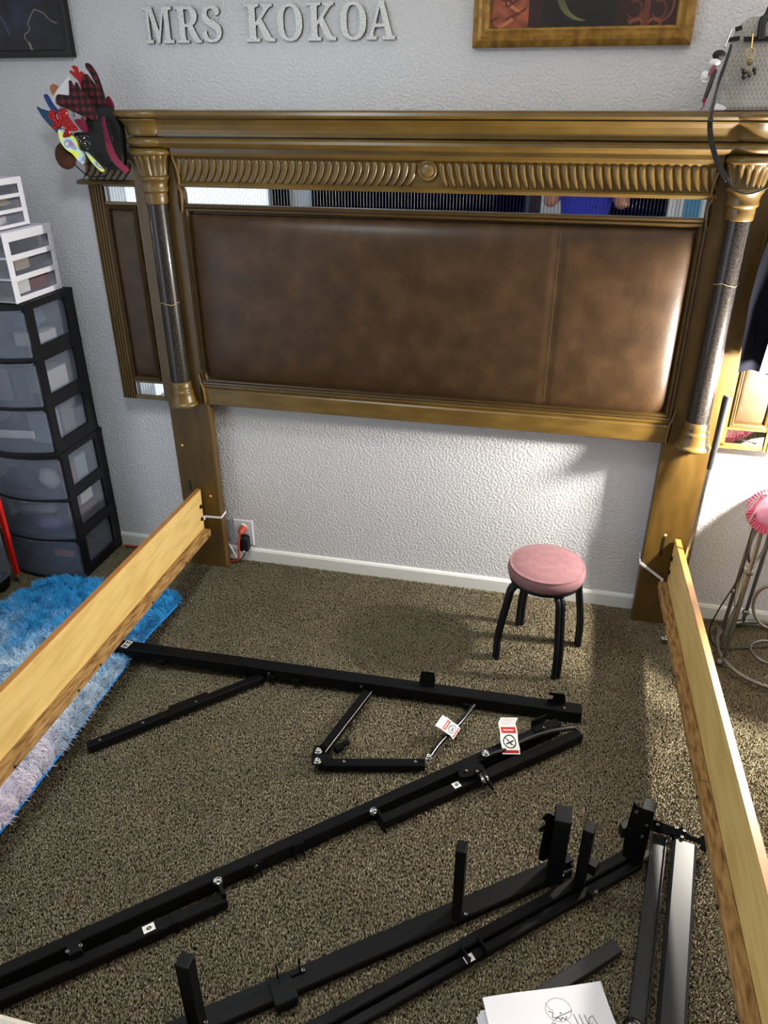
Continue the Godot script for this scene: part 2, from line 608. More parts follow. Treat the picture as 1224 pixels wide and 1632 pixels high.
# ---------------------------------------------------------------- room
func room() -> void:
	var x0 := -2.25
	var x1 := 2.62
	var z1 := 4.45
	var h := 2.55
	var st := S()
	box(st, Vector3(x0 - 0.14, -0.16, WALL - 0.14), Vector3(x1 + 0.14, -0.012, z1 + 0.14), 0)
	struct("floor", st, M.carpet_base)
	st = S()
	box(st, Vector3(x0 - 0.14, h, WALL - 0.14), Vector3(x1 + 0.14, h + 0.14, z1 + 0.14), 0)
	struct("ceiling", st, M.ceiling_paint)
	st = S()
	box(st, Vector3(x0 - 0.14, -0.012, WALL - 0.14), Vector3(x1 + 0.14, h, WALL), 0)
	struct("wall_back", st, M.wall_paint)
	st = S()
	box(st, Vector3(x1, -0.012, WALL), Vector3(x1 + 0.14, h, z1), 0)
	struct("wall_right", st, M.wall_paint)
	st = S()
	box(st, Vector3(x0 - 0.14, -0.012, z1), Vector3(x1 + 0.14, h, z1 + 0.14), 0)
	struct("wall_rear", st, M.wall_paint)
	st = S()
	box(st, Vector3(x0 - 0.14, -0.012, WALL), Vector3(x0, h, 1.6), 0)
	box(st, Vector3(x0 - 0.14, -0.012, 4.1), Vector3(x0, h, z1), 0)
	box(st, Vector3(x0 - 0.14, 2.12, 1.6), Vector3(x0, h, 4.1), 0)
	struct("wall_left", st, M.wall_paint)
	# baseboards with an eased top edge
	st = S()
	moulding(st, [Vector2(WALL, -0.012), Vector2(WALL + 0.013, -0.012), Vector2(WALL + 0.013, 0.05), Vector2(WALL + 0.009, 0.058), Vector2(WALL, 0.062)], x0, x1)
	struct("baseboard_back", st, M.trim_paint)
	st = S()
	box(st, Vector3(x0, -0.012, WALL + 0.014), Vector3(x0 + 0.013, 0.06, 1.58), 0.003)
	struct("baseboard_left", st, M.trim_paint)
	st = S()
	box(st, Vector3(x1 - 0.013, -0.012, WALL + 0.014), Vector3(x1, 0.06, z1), 0.003)
	struct("baseboard_right", st, M.trim_paint)
	# sliding patio door with vertical blinds in the left wall
	st = S()
	for z in [1.62, 2.85, 4.08]:
		box(st, Vector3(x0 - 0.10, 0.0, z - 0.025), Vector3(x0 - 0.04, 2.12, z + 0.025), 0.004)
	for y in [0.02, 2.09]:
		box(st, Vector3(x0 - 0.10, y - 0.03, 1.6), Vector3(x0 - 0.04, y + 0.03, 4.1), 0.004)
	var win := struct("window_1", st, M.trim_paint)
	for z in [1.645, 2.875]:
		st = S()
		box(st, Vector3(x0 - 0.073, 0.05, z), Vector3(x0 - 0.067, 2.06, z + 1.18), 0)
		struct("pane", st, M.window_glass, win)
	st = S()
	cbox(st, Vector3(0.006, 2.0, 0.088), Transform3D(Basis(Vector3.UP, 0.35), Vector3.ZERO), 0.001)
	var slat := meshed(st)
	for i in 31:
		inst("window_blind", slat, M.window_blind, win, Transform3D(Basis(), Vector3(x0 + 0.03, 1.045, 1.65 + i * 0.0805)))
	st = S()
	box(st, Vector3(x0 - 0.01, 2.075, 1.6), Vector3(x0 + 0.06, 2.135, 4.1), 0.004)
	struct("blind_rail", st, M.trim_paint, win)

func carpet() -> void:
	# pile: short tufts of yarn over the floor that can be seen
	var st := S()
	for k in 3:
		var a := TAU * k / 3.0
		var d := Vector3(cos(a), 0, sin(a))
		var s := Vector3(-sin(a), 0, cos(a))
		var b0 := d * 0.0012
		var b1 := d * 0.0028 + Vector3(0, 0.008, 0)
		var tip := d * 0.0044 + s * 0.0012 + Vector3(0, 0.0135, 0)
		st.set_normal((d * 0.7 + Vector3.UP * 1.6).normalized())
		for v in [b0 - s * 0.0017, b1 - s * 0.0016, b1 + s * 0.0016, b0 - s * 0.0017, b1 + s * 0.0016, b0 + s * 0.0017, b1 - s * 0.0016, tip, b1 + s * 0.0016]:
			st.add_vertex(v)
	var mesh := st.commit()
	var rng := RandomNumberGenerator.new()
	rng.seed = 7
	var nz := noise(FastNoiseLite.TYPE_SIMPLEX_SMOOTH, 3.2, 4, 9)
	var spots := []
	var step := 0.0043
	var z := WALL + 0.016
	while z < 2.35:
		var x := -2.23 if z < 1.0 else -1.7
		var xe := 2.60 if z < 1.0 else 2.0
		while x < xe:
			spots.append(Vector2(x + rng.randf_range(-0.5, 0.5) * step, z + rng.randf_range(-0.5, 0.5) * step))
			x += step
		z += step
	var buf := PackedFloat32Array()
	buf.resize(spots.size() * 16)
	var i := 0
	for p in spots:
		var yaw := rng.randf() * TAU
		var s := rng.randf_range(0.75, 1.2)
		var h := rng.randf_range(0.75, 1.15)
		var lx := rng.randf_range(-0.5, 0.5)
		var lz := rng.randf_range(-0.5, 0.5)
		var c := cos(yaw) * s
		var w := sin(yaw) * s
		buf[i] = c; buf[i + 1] = lx * h; buf[i + 2] = w; buf[i + 3] = p.x
		buf[i + 4] = 0; buf[i + 5] = h; buf[i + 6] = 0; buf[i + 7] = -0.013
		buf[i + 8] = -w; buf[i + 9] = lz * h; buf[i + 10] = c; buf[i + 11] = p.y
		var t := 0.5 + 0.35 * nz.get_noise_2d(p.x, p.y) + rng.randf_range(-0.2, 0.2)
		var col := Color(0.325, 0.272, 0.170).lerp(Color(0.475, 0.405, 0.268), clampf(t, 0, 1))
		buf[i + 12] = col.r; buf[i + 13] = col.g; buf[i + 14] = col.b; buf[i + 15] = 1
		i += 16
	var mm := MultiMesh.new()
	mm.transform_format = MultiMesh.TRANSFORM_3D
	mm.use_colors = true
	mm.mesh = mesh
	mm.instance_count = spots.size()
	mm.buffer = buf
	var o := MultiMeshInstance3D.new()
	o.multimesh = mm
	o.material_override = M.carpet_fibre
	o.name = "carpet_pile"
	o.set_meta("kind", "stuff")
	o.set_meta("label", "short beige brown plush carpet pile covering the bedroom floor")
	o.set_meta("category", "carpet")
	add_child(o, true)

# ---------------------------------------------------------------- headboard
func reed_mesh(side: float, h: float, w: float, sweep: float) -> Mesh:
	var st := S(true)
	var rows := []
	var n := 9
	for i in n + 1:
		var t := float(i) / n
		var row := []
		var y := h * (1.0 - t)
		var cx := side * sweep * pow(t, 2.3)
		var top := sqrt(clampf(1.0 - pow(1.0 - minf(t / 0.14, 1.0), 2.0), 0.0, 1.0))
		var tail := 1.0 - 0.75 * pow(t, 3.0)
		var half := w / 2.0 * maxf(top, 0.05) * tail
		for k in 7:
			var u := k / 3.0 - 1.0
			row.append(Vector3(cx + u * half, y + u * side * 0.004 * t, 0.0105 * sqrt(maxf(0.0, 1.0 - u * u)) * maxf(top, 0.05) * (0.6 + 0.4 * tail)))
		rows.append(row)
	for i in n:
		for k in 6:
			quad(st, rows[i][k], rows[i][k + 1], rows[i + 1][k + 1], rows[i + 1][k], Vector3(0, 0, 1))
	return meshed(st)

func bulged(c: Vector3, hw: float, hh: float, depth: float, seams: Array, nu: int, nv: int) -> SurfaceTool:
	var st := S(true)
	var rows := []
	for j in nv + 1:
		var row := []
		var v := sin((float(j) / nv - 0.5) * PI) # denser at the rims
		for i in nu + 1:
			var u := lerpf(sin((float(i) / nu - 0.5) * PI), float(i) / nu * 2 - 1, 0.4)
			var x := c.x + u * hw
			var z := depth * pow(maxf(0.0, 1.0 - pow(absf(u), 15.0)), 0.55) * pow(maxf(0.0, 1.0 - pow(absf(v), 7.0)), 0.55)
			for s in seams:
				z -= 0.0045 * exp(-pow((x - s) / 0.006, 2.0)) * (1.0 if z > 0.01 else 0.0)
			row.append(Vector3(x, c.y + v * hh, c.z + z))
		rows.append(row)
	for j in nv:
		for i in nu:
			quad(st, rows[j][i], rows[j][i + 1], rows[j + 1][i + 1], rows[j + 1][i], Vector3.BACK)
	return st

func mirror_strip(x0: float, x1: float, y0: float, y1: float, z: float) -> SurfaceTool:
	var st := S()
	var n := int((x1 - x0) / 0.0112)
	var w := (x1 - x0) / n
	for i in n:
		box(st, Vector3(x0 + i * w + 0.0002, y0, z - 0.004), Vector3(x0 + (i + 1) * w - 0.0002, y1, z), 0.0006)
	return st

func headboard() -> void:
	var hb := thing("headboard", "large antique gold wooden headboard with brown leather panel, mirror strips and black marble columns", "headboard", Vector3(0, 0, -0.02))
	var gw: Material = M.gold_wood
	var gu: Material = M.gold_wood_upright
	var st := S()
	# backing board
	box(st, Vector3(-0.93, 0.80, -0.050), Vector3(0.93, 1.80, -0.014), 0.002)
	part("backing_board", st, gw, hb)
	# cornice: swept profile between two round bays
	var prof := [Vector2(-0.075, 1.765), Vector2(0.036, 1.765), Vector2(0.050, 1.768), Vector2(0.064, 1.774), Vector2(0.072, 1.783), Vector2(0.070, 1.792), Vector2(0.062, 1.799), Vector2(0.040, 1.8005), Vector2(0.040, 1.8035), Vector2(0.062, 1.805), Vector2(0.063, 1.812), Vector2(0.066, 1.824), Vector2(0.073, 1.840), Vector2(0.083, 1.852), Vector2(0.090, 1.857), Vector2(0.078, 1.8585), Vector2(0.078, 1.8605), Vector2(0.096, 1.862), Vector2(0.103, 1.870), Vector2(0.101, 1.879), Vector2(0.094, 1.884), Vector2(-0.075, 1.884)]
	st = S()
	moulding(st, prof, -1.0, 1.0)
	var corn := part("cornice", st, gw, hb)
	for s in [-1.0, 1.0]:
		st = S(true)
		var lp := [Vector2(0, 1.764)]
		for i in range(1, prof.size() - 1):
			lp.append(Vector2(prof[i].x + 0.009, prof[i].y + (0.001 if i > 1 else -0.001)))
		lp.append(Vector2(0, 1.885))
		# hard rims
		lathe(st, lp, Transform3D(Basis(), Vector3(s * 1.003, 0, 0.020)), 40)
		part("round_bay", st, gw, corn)
	# frieze with carved reeds
	st = S()
	moulding(st, [Vector2(-0.03, 1.636), Vector2(0.006, 1.636), Vector2(0.014, 1.640), Vector2(0.016, 1.647), Vector2(0.010, 1.653), Vector2(0.002, 1.657), Vector2(0.003, 1.690), Vector2(0.008, 1.730), Vector2(0.014, 1.738), Vector2(0.026, 1.742), Vector2(0.030, 1.752), Vector2(0.030, 1.766), Vector2(-0.03, 1.766)], -0.925, 0.925)
	var frieze := part("frieze", st, gw, hb)
	var rl := reed_mesh(-1.0, 0.078, 0.0235, 0.022)
	var rr := reed_mesh(1.0, 0.078, 0.0235, 0.022)
	for i in 33:
		var x := 0.046 + i * 0.0268
		inst("reed", rl, gw, frieze, Transform3D(Basis(Vector3.RIGHT, 0.03), Vector3(-x, 1.657, 0.0035)))
		inst("reed", rr, gw, frieze, Transform3D(Basis(Vector3.RIGHT, 0.03), Vector3(x, 1.657, 0.0035)))
	st = S(true)
	var to_front := Basis(Vector3.RIGHT, PI / 2)
	lathe(st, [Vector2(0.032, 0.0), Vector2(0.032, 0.010), Vector2(0.029, 0.0135), Vector2(0.026, 0.0125), Vector2(0.0245, 0.009), Vector2(0.023, 0.012), Vector2(0.012, 0.0155), Vector2(0.0, 0.0165)], Transform3D(to_front, Vector3(0, 1.706, 0.003)), 32)
	part("medallion", st, gw, frieze)
	# mirror strip under the frieze
	part("mirror_strip", mirror_strip(-0.912, 0.912, 1.578, 1.636, -0.004), M.mirror, hb, "strip of narrow upright mirror slips").set_meta("kind", "stuff")
	# moulded frame round the leather, leather, bottom rail
	st = S()
	mitred(st, Vector3(0, 1.234, 0), 0.916, 0.345, [Vector2(0, -0.014), Vector2(0, 0.010), Vector2(0.004, 0.014), Vector2(0.010, 0.012), Vector2(0.013, 0.008), Vector2(0.017, 0.013), Vector2(0.022, 0.012), Vector2(0.027, 0.002), Vector2(0.030, -0.010)])
	part("panel_frame", st, M.dark_gold_wood, hb)
	var le := part("leather_panel", bulged(Vector3(0, 1.226, -0.012), 0.892, 0.320, 0.050, [-0.482, 0.455], 120, 48), M.leather, hb, "brown padded leather panel with two vertical seams")
	for sx in [-0.482, 0.455]:
		st = S()
		for k in 110:
			var y: float = 0.925 + k * 0.0055
			for d in [-0.0035, 0.0035]:
				cbox(st, Vector3(0.0007, 0.0036, 0.0007), Transform3D(Basis(), Vector3(sx + d, y, -0.0125 + 0.050 * pow(maxf(0.0, 1.0 - pow(absf((y - 1.226) / 0.320), 7.0)), 0.55) - 0.0030)), 0)
		var sm := part("seam_stitching", st, M.thread, le)
		sm.set_meta("kind", "stuff")
	st = S()
	moulding(st, [Vector2(-0.03, 0.798), Vector2(0.000, 0.798), Vector2(0.004, 0.802), Vector2(0.004, 0.862), Vector2(0.0, 0.868), Vector2(0.002, 0.874), Vector2(0.008, 0.880), Vector2(0.008, 0.888), Vector2(-0.03, 0.892)], -0.918, 0.918)
	part("bottom_rail", st, gw, hb)
	for s in [-1.0, 1.0]:
		post_and_column(hb, s)
		wing(hb, s)

func post_and_column(hb: Node3D, s: float) -> void:
	var gu: Material = M.gold_wood_upright
	var st := S()
	var xo := 1.098
	var xi := 0.915
	# upper pilaster board, then the leg below it with chamfered shoulders
	prism(st, poly([s * xi, 0.812, s * xi, 1.768, s * xo, 1.768, s * xo, 0.798, s * 1.086, 0.792, s * 1.086, 0.70, s * 1.082, -0.004, s * 0.906, -0.004, s * 0.904, 0.79]), 0.046, Transform3D(Basis(), Vector3(0, 0, -0.023)), 0.003)
	var post := part("post", st, gu, hb)
	# mortise slots, old screw holes
	st = S()
	if s > 0:
		cbox(st, Vector3(0.009, 0.085, 0.004), Transform3D(Basis(), Vector3(0.972, 0.365, 0.0)), 0.0005)
	else:
		cbox(st, Vector3(0.008, 0.05, 0.004), Transform3D(Basis(), Vector3(-1.035, 0.41, 0.0)), 0.0005)
	part("slot", st, M.hole_black, post)
	for p in ([Vector2(-1.05, 0.60), Vector2(-0.945, 0.365)] if s < 0 else [Vector2(0.975, 0.415)]):
		st = S(true)
		ball(st, Vector3(p.x, p.y, 0.0), Vector3(0.006, 0.006, 0.002), 6)
		part("screw_plug", st, M.pine, post)
	# scalloped ears on the inner edge of the pilaster
	st = S()
	prism(st, rounded([s * 0.932, 1.760, s * 0.918, 1.725, s * 0.908, 1.690, s * 0.905, 1.655, s * 0.914, 1.640, s * 0.922, 1.655, s * 0.926, 1.70]), 0.022, Transform3D(Basis(), Vector3(0, 0, 0.010)), 0.004)
	part("scalloped_ear", st, M.gold_wood, hb)
	st = S()
	prism(st, rounded([s * 0.916, 1.640, s * 0.904, 1.622, s * 0.903, 1.590, s * 0.908, 1.555, s * 0.918, 1.545, s * 0.922, 1.60]), 0.022, Transform3D(Basis(), Vector3(0, 0, 0.010)), 0.004)
	part("scalloped_ear", st, M.gold_wood, hb)
	st = S()
	prism(st, rounded([s * 0.922, 0.935, s * 0.916, 0.90, s * 0.908, 0.87, s * 0.905, 0.83, s * 0.908, 0.806, s * 0.920, 0.802, s * 0.924, 0.86]), 0.022, Transform3D(Basis(), Vector3(0, 0, 0.010)), 0.004)
	part("scalloped_ear", st, M.gold_wood, hb)
	# column: base, marble shaft, capital
	var at := Transform3D(Basis(), Vector3(s * 1.003, 0, 0.022))
	st = S(true)
	lathe(st, [Vector2(0, 0.797), Vector2(0.058, 0.798), Vector2(0.0625, 0.803), Vector2(0.0625, 0.810), Vector2(0.058, 0.815), Vector2(0.0545, 0.818), Vector2(0.0535, 0.826), Vector2(0.0500, 0.842), Vector2(0.0475, 0.856), Vector2(0.0485, 0.861), Vector2(0.046, 0.865), Vector2(0.0425, 0.868), Vector2(0.0435, 0.875), Vector2(0.0425, 0.900), Vector2(0.0400, 0.903), Vector2(0, 0.903)], at, 40)
	part("column_base", st, M.gold_wood, hb)
	st = S(true)
	lathe(st, [Vector2(0.0395, 0.900), Vector2(0.0385, 1.24), Vector2(0.0375, 1.584)], at, 40)
	var sh := part("column_shaft", st, M.marble, hb, "polished black marble shaft with pale veins")
	st = S()
	var y := 1.22 if s < 0 else 1.385
	var pts := []
	for k in 13:
		var a := PI * k / 12.0
		pts.append(at * Vector3(cos(a) * 0.0392, y + 0.004 * sin(k * 0.9 + 1.0) + 0.0015 * sin(k * 4.1), sin(a) * 0.0392))
	tube(st, pts, 0.0011, 5)
	part("pale_vein", st, M.thread, sh)
	st = S(true)
	lathe(st, [Vector2(0.0, 1.580), Vector2(0.0405, 1.580), Vector2(0.0420, 1.583), Vector2(0.0425, 1.612), Vector2(0.0415, 1.617), Vector2(0.0445, 1.620), Vector2(0.0485, 1.624), Vector2(0.0485, 1.630), Vector2(0.0465, 1.637), Vector2(0.0480, 1.650), Vector2(0.0520, 1.660), Vector2(0.0560, 1.664), Vector2(0.0565, 1.670), Vector2(0.0530, 1.675), Vector2(0, 1.675)], at, 40)
	part("capital_neck", st, M.gold_wood, hb)
	st = S(true)
	lathe(st, [Vector2(0.048, 1.672), Vector2(0.0500, 1.690), Vector2(0.0530, 1.710), Vector2(0.0590, 1.728), Vector2(0.0660, 1.740), Vector2(0.0680, 1.743)], at, 96, 16, [0.004, 0.010, 0.012, 0.012, 0.008, 0.0])
	part("capital_leaves", st, M.gold_wood, hb)
	st = S(true)
	lathe(st, [Vector2(0.0, 1.741), Vector2(0.068, 1.742), Vector2(0.074, 1.746), Vector2(0.076, 1.752), Vector2(0.073, 1.759), Vector2(0.066, 1.766), Vector2(0.0, 1.767)], at, 40)
	part("capital_top", st, M.gold_wood, hb)

func wing(hb: Node3D, s: float) -> void:
	var z := -0.030
	var gw: Material = M.gold_wood
	var gu: Material = M.gold_wood_upright
	var X := func(a: float, b: float) -> Array: return [minf(s * a, s * b), maxf(s * a, s * b)]
	var st := S()
	var r: Array = X.call(1.09, 1.30)
	box(st, Vector3(r[0], 0.786, z - 0.040), Vector3(r[1], 1.72, z - 0.012), 0.002)
	var w := part("wing_panel", st, gw, hb)
	# fluted outer stile
	st = S()
	var f := PackedVector2Array()
	f.append(Vector2(1.308, -0.03))
	f.append(Vector2(1.308, 0.004))
	for k in 4:
		var x := 1.301 - k * 0.0118
		f.append(Vector2(x, 0.006))
		f.append(Vector2(x - 0.0035, 0.0))
		f.append(Vector2(x - 0.0070, 0.0))
		f.append(Vector2(x - 0.0085, 0.006))
	f.append(Vector2(1.252, 0.006))
	f.append(Vector2(1.250, -0.03))
	var f2 := PackedVector2Array()
	for p in f: f2.append(Vector2(p.x * s, p.y))
	prism(st, f2, 0.850, Transform3D(Basis(Vector3.RIGHT, Vector3.BACK, Vector3.DOWN), Vector3(0, 1.212, z)))
	part("fluted_stile", st, gu, w)
	# shelf moulding, carved frieze above it
	st = S()
	r = X.call(1.095, 1.338)
	moulding(st, [Vector2(z - 0.03, 1.634), Vector2(z + 0.016, 1.634), Vector2(z + 0.026, 1.638), Vector2(z + 0.030, 1.643), Vector2(z + 0.026, 1.648), Vector2(z + 0.012, 1.652), Vector2(z - 0.03, 1.652)], r[0], r[1])
	part("shelf_moulding", st, gw, w)
	st = S()
	r = X.call(1.095, 1.302)
	moulding(st, [Vector2(z - 0.03, 1.651), Vector2(z + 0.004, 1.651), Vector2(z + 0.006, 1.72), Vector2(z + 0.012, 1.728), Vector2(z + 0.012, 1.742), Vector2(z - 0.03, 1.742)], r[0], r[1])
	var fr := part("wing_frieze", st, gw, hb)
	var rm := reed_mesh(-s, 0.062, 0.024, -0.030)
	for k in 7:
		inst("reed", rm, gw, fr, Transform3D(Basis(), Vector3(s * (1.290 - k * 0.0275), 1.653, z + 0.005)))
	# mirrors above and below
	r = X.call(1.118, 1.250)
	part("mirror_strip", mirror_strip(r[0], r[1], 1.575, 1.628, z - 0.004), M.mirror, w).set_meta("kind", "stuff")
	part("mirror_strip", mirror_strip(r[0], r[1], 0.806, 0.860, z - 0.004), M.mirror, w).set_meta("kind", "stuff")
	st = S()
	for yy in [[0.786, 0.806], [0.860, 0.872], [1.564, 1.575], [1.628, 1.636]]:
		var rr: Array = X.call(1.095, 1.251)
		box(st, Vector3(rr[0], yy[0], z - 0.015), Vector3(rr[1], yy[1], z + 0.002), 0.002)
	var r3: Array = X.call(1.095, 1.118)
	box(st, Vector3(r3[0], 0.786, z - 0.015), Vector3(r3[1], 1.64, z + 0.002), 0.002)
	part("wing_rails", st, gw, w)
	st = S()
	mitred(st, Vector3(s * 1.185, 1.218, z), 0.066, 0.346, [Vector2(0, -0.014), Vector2(0, 0.006), Vector2(0.003, 0.009), Vector2(0.007, 0.005), Vector2(0.010, 0.008), Vector2(0.014, 0.005), Vector2(0.017, -0.008)])
	part("wing_panel_frame", st, M.dark_gold_wood, w)
	part("wing_leather", bulged(Vector3(s * 1.185, 1.218, z - 0.010), 0.050, 0.330, 0.010, [], 24, 40), M.leather, w, "narrow brown leather panel")

# ---------------------------------------------------------------- wooden side rails
func rails() -> void:
	for s in [-1.0, 1.0]:
		var lab := "pine bed side rail on the left, slanting across the blue rug to the left post" if s < 0 else "pine bed side rail on the right, running from the right post beside the black channels"
		var t := thing("side_rail", lab, "bed rail", Vector3(s, 0.3, 0.0), "wooden bed side rails")
		var top0: Vector3
		var top1: Vector3
		if s < 0:
			top0 = Vector3(-0.995, 0.398, 0.008)
			top1 = top0 + Vector3(0.064, 0.065, 1.0) * 2.14
		else:
			top0 = Vector3(1.022, 0.406, 0.008)
			top1 = top0 + Vector3(0.006, 0.062, 1.0) * 2.14
		var xf := along(top0, top1, (top0 + top1) / 2.0)
		var L := (top1 - top0).length()
		var hh := 0.218
		# board: its top edge is top0-top1 (middle of the edge)
		var st := S()
		cbox(st, Vector3(L, hh, 0.020), Transform3D(xf.basis, xf * Vector3(0, -hh / 2, 0)), 0.002)
		part("board", st, M.pine, t)
		st = S()
		cbox(st, Vector3(L + 0.0004, 0.003, 0.0212), Transform3D(xf.basis, xf * Vector3(0, 0.0008, 0)), 0.001)
		part("top_edge", st, M.varnished_edge, t, "varnished brown top edge")
		# cleat along the inside of the bottom edge: two lengths butted together
		var inward := -1.0 if s < 0 else 1.0
		var zz: Vector3 = xf.basis.z
		if zz.x * s > 0: zz = -zz
		st = S()
		var cut: float = 0.74 if s < 0 else 0.52
		for seg in [[0.012, L * cut - 0.001], [L * cut + 0.001, L - 0.02]]:
			var mid: float = (seg[0] + seg[1]) / 2.0 - L / 2.0
			cbox(st, Vector3(seg[1] - seg[0], 0.032, 0.034), Transform3D(xf.basis, xf * Vector3(mid, -hh + 0.016, 0) + zz * 0.0275), 0.002)
		part("cleat", st, M.rough_pine, t, "rough brown wooden cleat")
		for d in [0.05, 0.30, 0.62, 1.02, 1.16, 1.5, 1.8]:
			st = S(true)
			ball(st, xf * Vector3(d - L / 2, -hh + 0.012, 0) + zz * 0.0445, Vector3(0.005, 0.005, 0.005), 6)
			part("screw_hole", st, M.hole_black, t)
		# bolts of the hook plate
		for d in [0.075, 0.135]:
			st = S(true)
			var c: Vector3 = xf * Vector3(0.022 - L / 2, -d, 0) + zz * 0.010
			ball(st, c, Vector3(0.009, 0.010, 0.009), 8)
			part("bolt_head", st, M.black_steel, t)
		st = S()
		cbox(st, Vector3(0.026, 0.12, 0.004), Transform3D(xf.basis, xf * Vector3(-L / 2 + 0.013, -0.10, 0) - zz * 0.012), 0.0005)
		part("hook_plate", st, M.black_steel, t)
	# zip ties round the posts
	var z1 := thing("zip_tie", "white cable tie joining left rail to left post", "zip tie", Vector3(-0.96, 0.25, 0.01), "cable ties on the posts")
	var st2 := S()
	bar(st2, Vector3(-0.985, 0.264, 0.012), Vector3(-0.906, 0.262, 0.003), 0.003, 0.010, 0.0008)
	bar(st2, Vector3(-0.904, 0.262, 0.003), Vector3(-0.900, 0.270, -0.040), 0.003, 0.010, 0.0008)
	part("strap", st2, M.white_plastic, z1)
	st2 = S()
	cbox(st2, Vector3(0.009, 0.012, 0.008), Transform3D(Basis(), Vector3(-0.980, 0.258, 0.020)), 0.001)
	part("head", st2, M.white_plastic, z1)
	var z2 := thing("zip_tie", "white cable tie round the right post, holding the right rail", "zip tie", Vector3(0.95, 0.28, 0.01), "cable ties on the posts")
	st2 = S()
	bar(st2, Vector3(0.899, 0.282, 0.005), Vector3(0.995, 0.222, 0.020), 0.003, 0.011, 0.0008)
	bar(st2, Vector3(0.899, 0.284, 0.004), Vector3(0.899, 0.300, -0.045), 0.003, 0.011, 0.0008)
	part("strap", st2, M.white_plastic, z2)
	st2 = S()
	cbox(st2, Vector3(0.009, 0.012, 0.009), Transform3D(Basis(), Vector3(0.992, 0.222, 0.024)), 0.001)
	part("head", st2, M.white_plastic, z2)

func bench() -> void:
	var t := thing("bench", "low cream upholstered bench whose corner shows bottom left", "bench", Vector3(0, 0, 2.34))
	var st := S()
	cbox(st, Vector3(2.7, 0.14, 0.47), Transform3D(Basis(), Vector3(0.05, 0.2475, 2.335)), 0.012)
	part("cushion", st, M.cream_fabric, t)
	st = S()
	cbox(st, Vector3(2.66, 0.10, 0.42), Transform3D(Basis(), Vector3(0.05, 0.132, 2.34)), 0.005)
	part("base", st, M.cream_fabric, t)
	for x in [-1.22, 1.32]:
		for z in [2.17, 2.51]:
			st = S()
			cbox(st, Vector3(0.05, 0.083, 0.05), Transform3D(Basis(), Vector3(x, 0.0415, z)), 0.004)
			part("foot", st, M.door_brown, t)

# ---------------------------------------------------------------- drawers on the left
func tower_unit(label: String, at: Vector3, y0: float, ys: Array, dz: float, extra: float) -> Node3D:
	# black frame with three windows in the side, three frosted bow-fronted drawers
	var t := thing("drawer_unit", label, "drawers", at, "black three-drawer units stacked in a tower")
	var x1 := -1.490 + extra
	var x0 := -1.872 - extra
	var zb := -0.088 + dz
	var zf := 0.222 + dz
	var yt: float = ys[0] + 0.022
	var st := S()
	for x in [x1 - 0.012, x0]:
		for z in [[zb, zb + 0.062], [zf - 0.046, zf]]:
			box(st, Vector3(x, y0, z[0]), Vector3(x + 0.012, yt, z[1]), 0.003)
		var edges := [y0]
		for k in [4, 2, 0]:
			edges.append(ys[k + 1] if k + 1 < ys.size() else y0)
		var prev := y0
		for k in [2, 1, 0]:
			var lo: float = ys[k * 2 + 1]
			box(st, Vector3(x - 0.0006, prev + 0.0006, zb + 0.0008), Vector3(x + 0.0126, lo + 0.036, zf - 0.0008), 0.003)
			prev = ys[k * 2] - 0.006
		box(st, Vector3(x - 0.0006, prev, zb + 0.0008), Vector3(x + 0.0126, yt - 0.0006, zf - 0.0008), 0.003)
	# back and shelves
	box(st, Vector3(x0 + 0.002, y0 + 0.002, zb + 0.0018), Vector3(x1 - 0.002, yt - 0.002, zb + 0.008), 0.001)
	part("frame", st, M.black_plastic, t)
	# top and dividers with bowed fronts
	var slabs := [yt - 0.022]
	for k in 3:
		slabs.append(ys[k * 2 + 1] - 0.018)
	for y in slabs:
		st = S()
		prism(st, bow_outline(x0, x1, zb, zf + 0.010, 0.040), 0.022 if y > yt - 0.03 else 0.016, Transform3D(Basis(Vector3.RIGHT, Vector3.BACK, Vector3.DOWN), Vector3(0, y + 0.011, 0)), 0.003)
		part("shelf", st, M.black_plastic, t)
	for k in 3:
		st = S(true)
		drawer_shell(st, x0 + 0.016, x1 - 0.016, zb + 0.02, zf + 0.012, ys[k * 2 + 1], ys[k * 2])
		var d := part("drawer", st, M.frosted, t, "frosted translucent drawer")
		st = S()
		var rim := bow_outline(x0 + 0.016, x1 - 0.014, zf + 0.006, zf + 0.013, 0.043)
		prism(st, rim, 0.005, Transform3D(Basis(Vector3.RIGHT, Vector3.BACK, Vector3.DOWN), Vector3(0, ys[k * 2] - 0.002, 0)), 0.001)
		part("drawer_lip", st, M.frosted, d)
	return t

func bow_outline(x0: float, x1: float, zb: float, zf: float, bow: float) -> PackedVector2Array:
	var p := PackedVector2Array()
	p.append(Vector2(x0, zb))
	p.append(Vector2(x1, zb))
	for k in 13:
		var u := 1.0 - k / 6.0
		p.append(Vector2(lerpf(x0, x1, (u + 1) / 2), zf + bow * (1.0 - u * u)))
	return p

func drawer_shell(st: SurfaceTool, x0: float, x1: float, zb: float, zf: float, y0: float, y1: float) -> void:
	var front_lo := []
	var front_hi := []
	for k in 13:
		var u := 1.0 - k / 6.0
		front_lo.append(Vector3(lerpf(x0, x1, (u + 1) / 2), y0, zf - 0.004 + 0.038 * (1.0 - u * u)))
		front_hi.append(Vector3(lerpf(x0, x1, (u + 1) / 2), y1, zf + 0.038 * (1.0 - u * u)))
	sheet(st, [front_lo, front_hi], Vector3(0, 0, 0.003))
	var b := S()
	st.set_smooth_group(-1)
	for x in [x0 - 0.0015, x1 - 0.0015]:
		box(st, Vector3(x, y0, zb), Vector3(x + 0.003, y1 - 0.01, zf), 0)
	box(st, Vector3(x0, y0, zb), Vector3(x1, y0 + 0.003, zf), 0)
	box(st, Vector3(x0, y0, zb), Vector3(x1, y1 - 0.01, zb + 0.003), 0)

